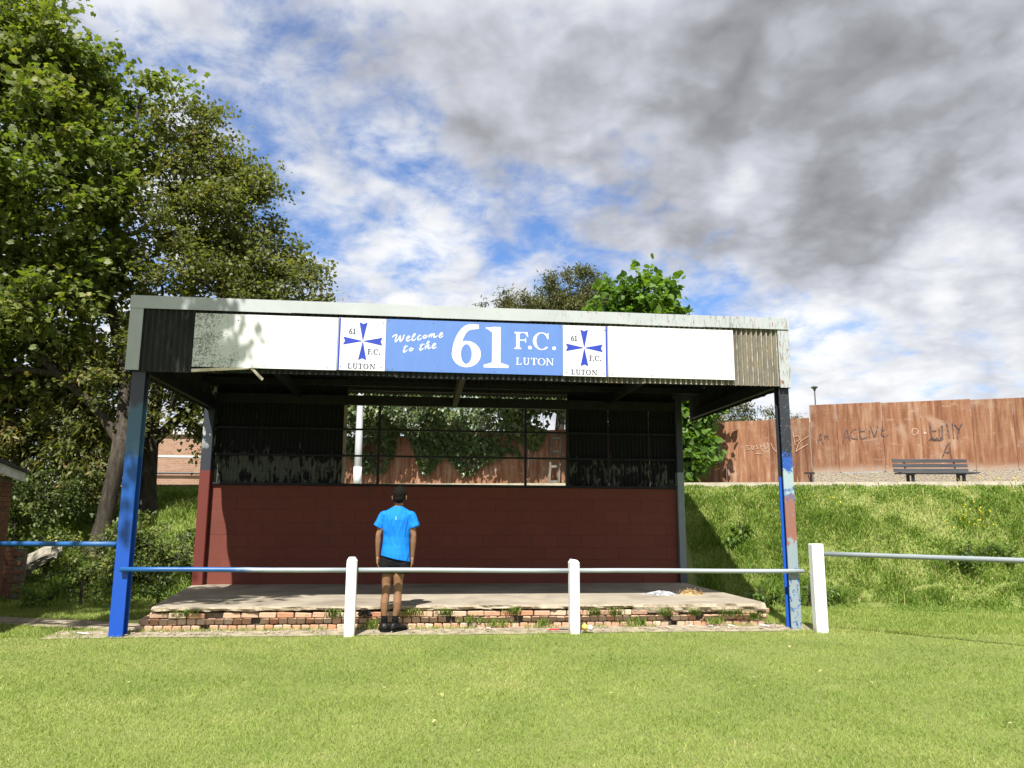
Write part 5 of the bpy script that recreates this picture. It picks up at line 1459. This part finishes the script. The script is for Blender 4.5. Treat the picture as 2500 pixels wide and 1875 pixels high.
# lawn right of the stand and left of it
def lawn(name, n, x0, x1, y0, y1, h0, seed, label, cond, tb=0.0):
    r = np.random.default_rng(seed)
    x, y = scatter(r, n, x0, x1, y0, y1)
    k = cond(x, y)
    x, y = x[k], y[k]
    m_ = len(x)
    pt = vnoise(x, y, 0.7, seed + 1) * 0.5 + vnoise(x, y, 2.3, seed + 2) * 0.5
    br = vnoise(x, y, 1.5, seed + 3) * 0.6 + vnoise(x, y, 5.5, seed + 4) * 0.4
    kk = r.random(m_) < np.clip(2.0 - br * 1.9, 0.12, 1)
    x, y, pt, br = x[kk], y[kk], pt[kk], br[kk]; m_ = len(x)
    h = h0 * (0.5 + 0.9 * r.random(m_)) * (0.6 + 0.9 * vnoise(x, y, 1.6, seed + 5))
    return blades(name, x, y, h, (0.009 + 0.004 * r.random(m_)), L_GRASS if h0 < 0.08 else L_ROUGH, seed, 0.10 + 0.42 * pt + 0.36 * r.random(m_) + np.where(r.random(m_) < 0.05, 0.35, 0) + tb + np.where(br > 0.72, 0.15, 0), 0.9, short=True, label=label)
def outside(x, y, pad=0.0):
    u, v = UV(x, y)
    return ~((u > -0.2 - pad) & (u < 8.62 + pad) & (v > 0.0) & (v < BACK + 0.2))
lawn('lawn_grass', 100000, 3.6, 13.5, 10.3, 13.6, 0.055, 90, 'short grass between the white post and the bank', lambda x, y: outside(x, y) & ~bare_at(x, y) & (y < 13.8 - 0.2 * np.clip(x - 3.6, 0, 5)))
pathd = lambda x, y: np.abs(y - (12.25 - 0.31 * (x + 10.5)))
lawn('lawn_grass', 60000, -10.5, -4.3, 9.6, 13.7, 0.05, 95, 'shaded grass left of the platform behind the blue post', lambda x, y: outside(x, y, 0.1) & (pathd(x, y) > 0.30 + 0.12 * vnoise(x, y, 4, 2)))
# rough grass on the bank
def bank(name, n, x0, x1, y0, y1, h0, seed, label, cond):
    r = np.random.default_rng(seed)
    x, y = scatter(r, n, x0, x1, y0, y1)
    k = cond(x, y)
    x, y = x[k], y[k]; m_ = len(x)
    cl_ = vnoise(x, y, 1.1, seed + 1) * 0.35 + vnoise(x, y, 3.6, seed + 2) * 0.65
    kk = r.random(m_) < np.clip(cl_ * 1.6 + 0.2, 0.6, 1)
    x, y, cl_ = x[kk], y[kk], cl_[kk]; m_ = len(x)
    h = h0 * (0.45 + 0.8 * r.random(m_)) * (0.40 + 1.9 * cl_ ** 1.8) * np.clip((yk(x) - y) / 0.8, 0.45, 1) * np.clip((y - 13.35 + 0.2 * np.clip(x - 3.6, 0, 5)) / 0.9, 0.3, 1)
    tn = 0.66 - 0.62 * cl_ + 0.42 * r.random(m_) + np.where(r.random(m_) < 0.06, 0.4, 0)
    return blades(name, x, y, h, 0.011 + 0.007 * r.random(m_), L_ROUGH, seed, tn, 1.2, label=label)
bank('bank_grass', 270000, 3.4, 16.0, 12.6, 17.0, 0.13, 110, 'long rough grass on the bank right of the stand', lambda x, y: (y > 13.35 - 0.2 * np.clip(x - 3.6, 0, 5)) & (y < yk(x) - 0.1) & outside(x, y, 0.05) & ~bare_at(x, y))
bank('bank_grass', 62000, -13.0, -4.9, 13.5, 19.6, 0.22, 120, 'rough grass under the trees on the left bank', lambda x, y: (y < yk(x) - 0.1) & outside(x, y, 0.05))
bank('path_grass', 14000, -6.0, 4.0, 17.2, 25.0, 0.28, 130, 'tall grass growing along the terrace behind the stand', lambda x, y: (y > yk(x) + 0.05) & (y < fence_y(x) - 0.05) & (vnoise(x, y, 0.8, 44) > 0.45))
# seed heads and straw stems on the bank
r = np.random.default_rng(140)
x, y = scatter(r, 900, 3.6, 13.5, 13.2, 16.6)
k = (y < yk(x) - 0.15) & outside(x, y, 0.1)
blades('seed_stems', x[k], y[k], 0.15 + 0.14 * r.random(k.sum()), 0.008 + 0.008 * r.random(k.sum()), L_ROUGH, 141, 0.9 + 0.1 * r.random(k.sum()), 0.5, label='pale dry seed stems standing on the grass bank')
# yellow flowers
P = []; 
for cx, cy, nn, sp in ((8.55, 14.45, 34, 0.25), (9.6, 15.2, 14, 0.5), (10.2, 14.9, 12, 0.5), (6.4, 15.4, 8, 0.5), (5.2, 15.2, 6, 0.4), (11.2, 14.6, 10, 0.4)):
    P.append(np.stack([cx + r.normal(size=nn) * sp, cy + r.normal(size=nn) * sp * 0.45], 1))
P = np.concatenate(P); m_ = len(P)
pz = np.stack([P[:, 0], P[:, 1], zt(P[:, 0], P[:, 1]) + 0.12 + 0.08 * r.random(m_)], 1)
V, F, kk = leaf_arrays(np.repeat(pz, 4, 0), r.normal(size=(m_ * 4, 3)), r.normal(size=(m_ * 4, 3)) + np.array([0, 0, 1]), np.full(m_ * 4, 0.034), 'oval')
tag(put('ragwort_flowers', np_mesh('ragwort_flowers', V, F, L_PETAL, np.repeat(r.random(m_ * 4), kk))), 'scattered small yellow flowers on the grass bank', 'flowers', kind='stuff')
# fallen yellow leaves on the pitch
m_ = 26
lx, ly = scatter(r, m_, -4.5, 4.5, 5.0, 9.4)
V, F, kk = leaf_arrays(np.stack([lx, ly, np.full(m_, 0.045)], 1), r.normal(size=(m_, 3)) * np.array([1, 1, .2]), np.tile([0, 0, 1.0], (m_, 1)), 0.022 + 0.02 * r.random(m_), 'tri')
tag(put('fallen_leaves', np_mesh('fallen_leaves', V, F, L_ROUGH, np.repeat(0.9 + 0.1 * r.random(m_), kk))), 'a few dry fallen leaves lying on the mown grass', 'leaves', kind='stuff')

# weeds growing out of the brick courses: each tuft a thing
tuft_spots = [(3.62, .37, .19, 'wide grass tuft hanging off the bricks right of the person'), (4.05, .37, .19, 'green grass tuft on the bricks midway between the white posts'), (3.1, .34, .05, 'small tuft on the low bricks just left of the shoes'), (4.42, .36, .10, 'upright tuft on the second brick course mid platform'), (4.95, .37, .19, 'leafy tuft on the top bricks left of the second white post'), (5.35, .34, .05, 'low tuft by the dirt left of the second white post'), (4.75, .34, .05, 'small tuft at the foot of the bricks near the tape'), (6.05, .37, .17, 'tuft under the slab edge right of the second white post'), (6.35, .36, .17, 'straw yellow tuft drooping over the bricks'), (6.62, .34, .06, 'dark leafy tuft in the dirt beside grey bricks'), (7.05, .37, .16, 'tuft in the gap of the broken brick course'), (7.45, .37, .16, 'bright broad weed under the thick slab edge'), (7.95, .37, .14, 'tall grass tuft near the platform corner'), (8.3, .38, .10, 'spiky weed at the right platform corner'), (7.7, .33, .05, 'low tuft among white litter at the right'), (0.75, .37, .20, 'tuft on the top bricks at the left corner'), (2.62, .36, .18, 'small tuft in the gap left of the first white post')]
for i, (u, v, z, lab) in enumerate(tuft_spots):
    r2 = np.random.default_rng(200 + i)
    m_ = 70
    a = S(u, v, z)
    du = r2.normal(size=m_) * (0.05 + 0.05 * (i % 3 == 0))
    px = du * CY; py = du * SYN - 0.03 * r2.random(m_)
    h = 0.07 + 0.09 * r2.random(m_)
    o = blades('grass_tuft', px, py, h, 0.006 + 0.006 * r2.random(m_), L_ROUGH, 300 + i, 0.2 + 0.55 * r2.random(m_) + (0.35 if i in (0, 8) else 0) * r2.random(m_), 1.1, z=np.zeros(m_), label=lab, kind=None, cat='weed')
    o.location = a
    o['group'] = 'weeds growing from the brick courses'
# dry tufts along dirt strip edges (uncountable)
r2 = np.random.default_rng(77)
m_ = 3500
u = -0.3 + 9.2 * r2.random(m_); v = 0.28 + 0.10 * r2.random(m_)
kk = vnoise(u, u * 0, 3.0, 61) > 0.45
q = np.array([S(a, b) for a, b in zip(u[kk], v[kk])])
blades('dry_grass', q[:, 0], q[:, 1], 0.02 + 0.05 * r2.random(len(q)), np.full(len(q), 0.006), L_ROUGH, 78, 0.55 + 0.45 * r2.random(len(q)), 1.2, z=np.full(len(q), 0.022), label='dry wisps of grass along the foot of the bricks')

# ------------------------------------------------------------------ litter and ash
o = empty('ash_heap', S(7.42, 1.72, 0.306), YAW, 'heap of grey fire ash on the slab near its right end', 'ash')
def heap(mb, rx, ry, h, seed, n=22):
    rs = np.random.default_rng(seed)
    v = [(0, 0, h)]; f = []
    for j in range(1, 6):
        for i in range(n):
            a = 2 * math.pi * i / n; q = j / 5
            hh_ = h * (1 - q) ** 0.8 * (0.55 + 0.9 * rs.random()) if j < 5 else -0.002
            w2 = q * (0.8 + 0.4 * rs.random())
            v.append((rx * w2 * math.cos(a), ry * w2 * math.sin(a), hh_))
    for i in range(n):
        f.append((0, 1 + i, 1 + (i + 1) % n))
    for j in range(4):
        for i in range(n):
            f.append((1 + j * n + i, 1 + (j + 1) * n + i, 1 + (j + 1) * n + (i + 1) % n, 1 + j * n + (i + 1) % n))
    return mb.add(v, f)
mb = MB(); heap(mb, 0.30, 0.20, 0.05, 1); mb.build('ash', M_ASH, o)
mb = MB(); heap(mb, 0.17, 0.10, 0.06, 2)
c_ = mb.build('char', M_CHAR, o, loc=(0.22, 0.02, 0))
o = empty('straw_heap', S(7.86, 1.70, 0.306), YAW, 'scorched straw heap next to the grey ash on the slab', 'straw')
mb = MB(); heap(mb, 0.22, 0.14, 0.06, 3); mb.build('heap', M_STRAW, o)
mb = MB(); rs = random.Random(4)
for i in range(60):
    a = rs.random() * 6.28; q = rs.random() * 0.18
    p = Vector((q * math.cos(a) * 1.2, q * math.sin(a) * 0.7, 0.05 * (1 - q * 4)))
    d = Vector((rs.gauss(0, 1), rs.gauss(0, 1), rs.gauss(0.2, 0.4))).normalized() * 0.07
    mb.tube([p - d, p + Vector((0, 0, 0.012)), p + d], 0.004, 3)
tag(mb.build('straws', M_STRAW, o, fix=False), kind='stuff')
mb = MB()
P = [(0.07 * math.cos(a * 0.9) * (1 + 0.3 * math.sin(a * 0.37)), 0.03 * math.sin(a * 0.9), 0.02 + 0.028 * (1 + math.sin(a * 1.7))) for a in [i * 0.5 for i in range(60)]]
mb.tube(P, 0.006, 6)
tag(mb.build('cable_coil', M_CABLE, loc=S(3.02, 0.375, 0.165), rot=(0, 0, YAW)), 'tangled black cable coil lying on the bricks left of the person', 'cable')
mb = MB(); mb.box(-0.13, 0.02, -0.012, 0.012, 0, 0.02, 0.004); o = empty('broken_tool', S(5.50, 0.02, 0.03), YAW + 0.05, 'red and black plastic stick on the dirt beside the second white post', 'litter')
mb.build('red_end', M_LITTERR, o); MB().box(0.021, 0.15, -0.008, 0.008, 0.002, 0.016, 0.003).build('black_end', M_CABLE, o)
o = empty('crumpled_wrapper', S(5.83, -0.06, 0.035), YAW, 'crumpled yellow and white wrapper right of the second white post', 'litter')
mb = MB(); rock(mb, (0, 0, 0.04), (0.045, 0.04, 0.045), 5); mb.build('yellow_part', M_LITTERY, o)
mb = MB(); rock(mb, (0.07, -0.01, 0.03), (0.04, 0.035, 0.035), 6); mb.build('white_part', M_LITTERW, o)
for i, (u, v, L, a, lab) in enumerate(((8.36, .20, .14, -35, 'white plastic strip on the dirt by the right post'), (7.9, .22, .09, -25, 'small white scrap among the dry weeds near the corner'), (7.62, .24, .06, 20, 'tiny white paper scrap at the foot of crumbled bricks'), (7.35, .25, .05, -10, 'white crumb of litter left of the paper scraps'), (-0.35, 0.15, .13, 5, 'white scrap on the dirt behind the blue post'), (4.62, 0.22, .05, 10, 'little white scrap on the dirt between the white posts'))):
    mb = MB(); mb.box(-L / 2, L / 2, -0.016, 0.016, 0.0, 0.008, 0.002, Matrix.Rotation(R(a), 4, 'Z') @ Matrix.Rotation(R(8), 4, 'Y'))
    tag(mb.build('paper_scrap', M_LITTERW, loc=S(u, v, 0.035), rot=(0, 0, YAW)), lab, 'litter', 'white scraps on the dirt strip')
# loose stones on the dirt strip
mb = MB(); rs = random.Random(9)
for i in range(240):
    u, v = rs.uniform(-0.6, 8.8), rs.uniform(0.05, 0.38)
    q = rs.uniform(0.006, 0.018)
    x, y, z = S(u, v, 0.022 + q * 0.3)
    mb.box(x - q, x + q, y - q * .8, y + q * .8, z - q * .6, z + q * .6, q * 0.35, jit=q * .4)
tag(mb.build('gravel', M_EDGE, fix=False), 'loose stone crumbs scattered along the dirt strip', 'gravel', kind='stuff')

# ------------------------------------------------------------------ the person
def f_skin(t, co):
    n = noise(t, co, 6, 4, 0.6)
    return mix(t, n, (0.20, 0.105, 0.058), (0.27, 0.145, 0.082)), (noise(t, co, 90, 3), 0.06, 0.002)
M_SKIN = material('brown skin', f_skin, 0.5, 0.4)
def f_shirt(t, co):
    n = noise(t, scalev(t, co, (1.2, 1, 0.6)), 4, 5, 0.55)
    c = mix(t, n, (0.004, 0.155, 0.60), (0.007, 0.20, 0.72))
    w1 = noise(t, scalev(t, co, (3.0, 2.0, 0.9)), 2.6, 4, 0.5, 1.2)
    return c, (w1, 0.8, 0.06)
M_SHIRT = material('bright blue jersey', f_shirt, 0.75, 0.2)
M_SHORTS = simple('black shorts cloth', (0.005, 0.0055, 0.007), (0.011, 0.0115, 0.014), 7, 0.85, 0.3, bd=0.02, spec=0.12)
M_HAIR = simple('short black hair', (0.004, 0.0035, 0.003), (0.013, 0.011, 0.009), 60, 0.9, 0.9, bd=0.008, spec=0.12)
M_SHOE = simple('black leather shoe', (0.004, 0.004, 0.0045), (0.009, 0.009, 0.010), 9, 0.5, 0.2, spec=0.3)
M_SOCK = simple('black sock', (0.004, 0.004, 0.0045), (0.008, 0.008, 0.009), 30, 0.95, 0.3, spec=0.1)
M_SEAM = simple('pale reflective tab', (0.45, 0.60, 0.80), (0.5, 0.65, 0.82), 5, 0.5, 0.0)
man = empty('person', (-1.535, 10.21, 0.018), 0.0, 'person in blue t-shirt and black shorts standing with back turned, arms at sides', 'person')
def chain(mb, pts, n=14):
    """closed tapered limb through (x,y,z,r)"""
    pts = [tuple(p) for p in pts]
    a, b = pts[0], pts[1]; c, d = pts[-2], pts[-1]
    d0_ = (Vector(a[:3]) - Vector(b[:3])).normalized(); d1_ = (Vector(d[:3]) - Vector(c[:3])).normalized()
    P = [Vector(a[:3]) + d0_ * a[3] * 0.85, Vector(a[:3]) + d0_ * a[3] * 0.5] + [Vector(p[:3]) for p in pts] + [Vector(d[:3]) + d1_ * d[3] * 0.5, Vector(d[:3]) + d1_ * d[3] * 0.85]
    Rr = [a[3] * 0.45, a[3] * 0.85] + [p[3] for p in pts] + [d[3] * 0.85, d[3] * 0.45]
    mb.tube(P, Rr, n)
def remesh(o, vox, it=4, fac=0.5):
    m = o.modifiers.new('remesh', 'REMESH'); m.mode = 'VOXEL'; m.voxel_size = vox; m.use_smooth_shade = True
    s = o.modifiers.new('smooth', 'SMOOTH'); s.iterations = it; s.factor = fac
body = MB()
LK = dict(L=((-0.080, 0.0, 0.085), (-0.082, -0.012, 0.36), (-0.068, 0.0, 0.52), (-0.060, 0.0, 0.68), (-0.045, 0.01, 0.90)), R=((0.060, 0.0, 0.085), (0.080, -0.012, 0.36), (0.084, 0.0, 0.52), (0.082, 0.0, 0.68), (0.115, 0.01, 0.90)))
for s in 'LR':
    a, c, kx, th, h = LK[s]
    chain(body, [(*a, 0.036), (a[0], a[1], 0.20, 0.037), (c[0], c[1] + 0.004, 0.28, 0.047), (*c, 0.055), (c[0] * 0.3 + kx[0] * 0.7, -0.004, 0.45, 0.051), (*kx, 0.052), (kx[0], 0.006, 0.60, 0.060), (*th, 0.069), (h[0] * 0.5 + th[0] * 0.5, 0.006, 0.79, 0.078), (*h, 0.085)])
body.loft([((0.035, 0.0, 0.82), 0.10, 0.09), ((0.035, -0.01, 0.90), 0.155, 0.115), ((0.038, -0.005, 1.0), 0.15, 0.105), ((0.042, 0, 1.12), 0.135, 0.095), ((0.047, 0, 1.28), 0.155, 0.105), ((0.050, 0, 1.40), 0.175, 0.105), ((0.052, 0, 1.475), 0.165, 0.08), ((0.055, 0, 1.53), 0.10, 0.06), ((0.058, 0.005, 1.57), 0.055, 0.055)])
chain(body, [(0.058, -0.004, 1.52, 0.060), (0.061, 0.004, 1.58, 0.056), (0.065, 0.012, 1.66, 0.055)])
body.ball((0.065, 0.012, 1.715), (0.082, 0.100, 0.112), 20, 14)              # skull
body.ball((0.065, 0.050, 1.655), (0.056, 0.058, 0.055), 16, 10)              # jaw
chain(body, [(0.065, 0.104, 1.715, 0.010), (0.065, 0.118, 1.685, 0.015)], 8)  # nose
for sx in (-1, 1):
    body.ball((0.065 + sx * 0.090, 0.006, 1.685), (0.011, 0.021, 0.034), 10, 8)  # ears
    body.ball((0.065 + sx * 0.032, 0.093, 1.722), (0.013, 0.012, 0.010), 8, 6)  # brow and eyes
body.ball((0.065, 0.104, 1.645), (0.024, 0.010, 0.010), 10, 6)               # lips
AR = dict(L=((-0.120, 0.0, 1.465), (-0.188, -0.015, 1.20), (-0.197, 0.035, 0.935)), R=((0.222, 0.0, 1.465), (0.268, -0.015, 1.20), (0.252, 0.035, 0.930)))
for s in 'LR':
    sh_, el_, wr_ = AR[s]
    e = -1 if s == 'L' else 1
    chain(body, [(*sh_, 0.052), ((sh_[0] * 0.6 + el_[0] * 0.4), -0.008, 1.36, 0.048), ((sh_[0] * 0.3 + el_[0] * 0.7), -0.012, 1.27, 0.042), (*el_, 0.037), (el_[0] * 0.7 + wr_[0] * 0.3, 0.0, 1.12, 0.039), (el_[0] * 0.3 + wr_[0] * 0.7, 0.02, 1.02, 0.032), (*wr_, 0.025)])
    # hand: palm, four curled fingers, thumb off its side
    x, y, z = wr_
    chain(body, [(x, y, z, 0.024), (x - e * 0.002, y + 0.006, z - 0.045, 0.026), (x - e * 0.004, y + 0.010, z - 0.085, 0.023)], 10)
    chain(body, [(x, y - 0.016, z - 0.03, 0.017), (x - e * 0.002, y - 0.020, z - 0.085, 0.015)], 10)
    chain(body, [(x, y + 0.026, z - 0.03, 0.017), (x - e * 0.002, y + 0.032, z - 0.085, 0.015)], 10)
    for q, (dy, L) in enumerate(((0.036, 0.072), (0.013, 0.082), (-0.009, 0.076), (-0.029, 0.060))):
        b0 = Vector((x - e * 0.003, y + dy, z - 0.090))
        p1 = b0 + Vector((-e * 0.006, 0.002, -L * 0.45)); p2 = p1 + Vector((-e * 0.014, 0.004, -L * 0.32)); p3 = p2 + Vector((-e * 0.016, 0.004, -L * 0.20))
        chain(body, [(*b0, 0.0092), (*p1, 0.0088), (*p2, 0.0080), (*p3, 0.0070)], 8)
    b0 = Vector((x - e * 0.008, y + 0.040, z - 0.030))
    chain(body, [(*b0, 0.013), (*(b0 + Vector((-e * 0.012, 0.018, -0.032))), 0.0105), (*(b0 + Vector((-e * 0.018, 0.020, -0.062))), 0.0085)], 8)
bo_ = body.build('body', M_SKIN, man, True)
remesh(bo_, 0.0052, 3, 0.5)
# hair cap
mb = MB(); mb.ball((0.065, -0.002, 1.725), (0.0895, 0.103, 0.112), 22, 16); mb.ball((0.065, -0.032, 1.672), (0.074, 0.072, 0.062), 18, 12)
hr_ = mb.build('hair', M_HAIR, man, True); remesh(hr_, 0.006, 3)
tx2 = bpy.data.textures.new('curls', 'CLOUDS'); tx2.noise_scale = 0.018
dm = hr_.modifiers.new('curls', 'DISPLACE'); dm.texture = tx2; dm.strength = 0.010; dm.mid_level = 0.5
# t-shirt
mb = MB()
mb.loft([((0.040, -0.006, 0.905), 0.194, 0.146), ((0.038, -0.008, 0.97), 0.188, 0.140), ((0.040, -0.004, 1.08), 0.176, 0.116), ((0.043, 0, 1.18), 0.176, 0.114), ((0.047, 0, 1.30), 0.188, 0.119), ((0.050, 0, 1.40), 0.198, 0.120), ((0.052, 0, 1.455), 0.212, 0.106), ((0.053, 0, 1.500), 0.188, 0.092), ((0.055, 0, 1.538), 0.120, 0.078), ((0.057, 0.0, 1.560), 0.078, 0.069), ((0.058, 0.0, 1.572), 0.068, 0.064)], 26)
mb.V = [(x, y, z + (-(x - 0.04) * 0.21 * max(0.0, min(1.0, (1.02 - z) / 0.1)) if z < 1.02 else 0.0)) for x, y, z in mb.V]
for e, sh_, en in ((-1, (-0.112, 0, 1.470), (-0.203, -0.012, 1.303)), (1, (0.214, 0, 1.470), (0.284, -0.012, 1.303))):
    mb.tube([sh_, ((sh_[0] * 0.72 + en[0] * 0.28), -0.004, 1.42), ((sh_[0] * .4 + en[0] * .6), -0.006, 1.365), en], [0.066, 0.070, 0.069, 0.070], 18)
    mb.ball((sh_[0], sh_[1], sh_[2] - 0.012), (0.070, 0.078, 0.060), 16, 10)
sh = mb.build('t_shirt', M_SHIRT, man, True); remesh(sh, 0.007, 3)
tx = bpy.data.textures.new('folds', 'CLOUDS'); tx.noise_scale = 0.16; tx.noise_depth = 1
dm = sh.modifiers.new('folds', 'DISPLACE'); dm.texture = tx; dm.strength = 0.013; dm.mid_level = 0.5
MB().box(0.045, 0.052, -0.126, -0.124, 1.40, 1.445).build('tab', M_SEAM, sh)
# shorts
mb = MB()
mb.loft([((0.036, -0.004, 0.775), 0.13, 0.10), ((0.036, -0.006, 0.82), 0.178, 0.122), ((0.036, -0.008, 0.88), 0.180, 0.126), ((0.037, -0.006, 0.95), 0.160, 0.110), ((0.038, -0.003, 1.0), 0.140, 0.09)], 22)
for cx0, cx1 in ((-0.062, -0.068), (0.128, 0.140)):
    mb.loft([((cx1, -0.002, 0.722), 0.100, 0.104), ((cx1, -0.002, 0.76), 0.099, 0.104), ((cx0, -0.004, 0.84), 0.098, 0.112), ((cx0, -0.005, 0.92), 0.085, 0.10)], 18)
so = mb.build('shorts', M_SHORTS, man, True); remesh(so, 0.008, 3)
dm = so.modifiers.new('folds', 'DISPLACE'); dm.texture = tx; dm.strength = 0.008; dm.mid_level = 0.5
for s, ang in (('L', 16), ('R', -33)):
    a = LK[s][0]
    mb = MB(); mb.tube([(a[0], 0.0, 0.07), (a[0], 0.0, 0.13), (a[0], 0.0, 0.195)], [0.041, 0.041, 0.042], 14); mb.build('sock', M_SOCK, man, True)
    mb = MB()
    for q, (yy_, wd, ht) in enumerate(((-0.085, 0.020, 0.050), (-0.078, 0.034, 0.085), (-0.045, 0.041, 0.105), (0.0, 0.042, 0.108), (0.05, 0.043, 0.090), (0.10, 0.047, 0.072), (0.15, 0.045, 0.058), (0.185, 0.034, 0.046), (0.20, 0.018, 0.034))):
        pass
    secs = [(-0.086, 0.022, 0.055), (-0.078, 0.036, 0.088), (-0.045, 0.042, 0.106), (0.0, 0.043, 0.108), (0.05, 0.044, 0.090), (0.10, 0.048, 0.072), (0.15, 0.046, 0.058), (0.185, 0.035, 0.046), (0.200, 0.018, 0.034)]
    v = []; f = []; nn = 12
    for yy_, wd, ht in secs:
        for k_ in range(nn):
            an = 2 * math.pi * k_ / nn
            cz_, rz_ = (0.02 + ht) / 2, (ht - 0.02) / 2
            v.append((wd * math.copysign(abs(math.cos(an)) ** 0.7, math.cos(an)), yy_, cz_ + rz_ * math.copysign(abs(math.sin(an)) ** 0.7, math.sin(an))))
    for i in range(len(secs) - 1):
        for k_ in range(nn):
            f.append((i * nn + k_, i * nn + (k_ + 1) % nn, (i + 1) * nn + (k_ + 1) % nn, (i + 1) * nn + k_))
    f.append(tuple(range(nn))); f.append(tuple(range((len(secs) - 1) * nn, len(secs) * nn)))
    mb.add(v, f)
    shoe = mb.build('shoe', M_SHOE, man, True, loc=(a[0], 0.0, 0.0), rot=(0, 0, R(ang)))
    shoe.scale = (1.12, 1.05, 1.08)
    out = [(-0.092, 0.018), (-0.080, 0.040), (-0.03, 0.046), (0.05, 0.046), (0.11, 0.052), (0.165, 0.048), (0.198, 0.030), (0.208, 0.0)]
    poly = [(w2, y2) for y2, w2 in out] + [(-w2, y2) for y2, w2 in reversed(out[:-1])]
    nn = len(poly)
    mb = MB(); mb.add([(x, y, 0.0) for x, y in poly] + [(x, y, 0.024) for x, y in poly], [tuple(range(nn)), tuple(range(nn, 2 * nn))] + [(i, (i + 1) % nn, (i + 1) % nn + nn, i + nn) for i in range(nn)])
    mb.build('sole', M_SOCK, shoe)
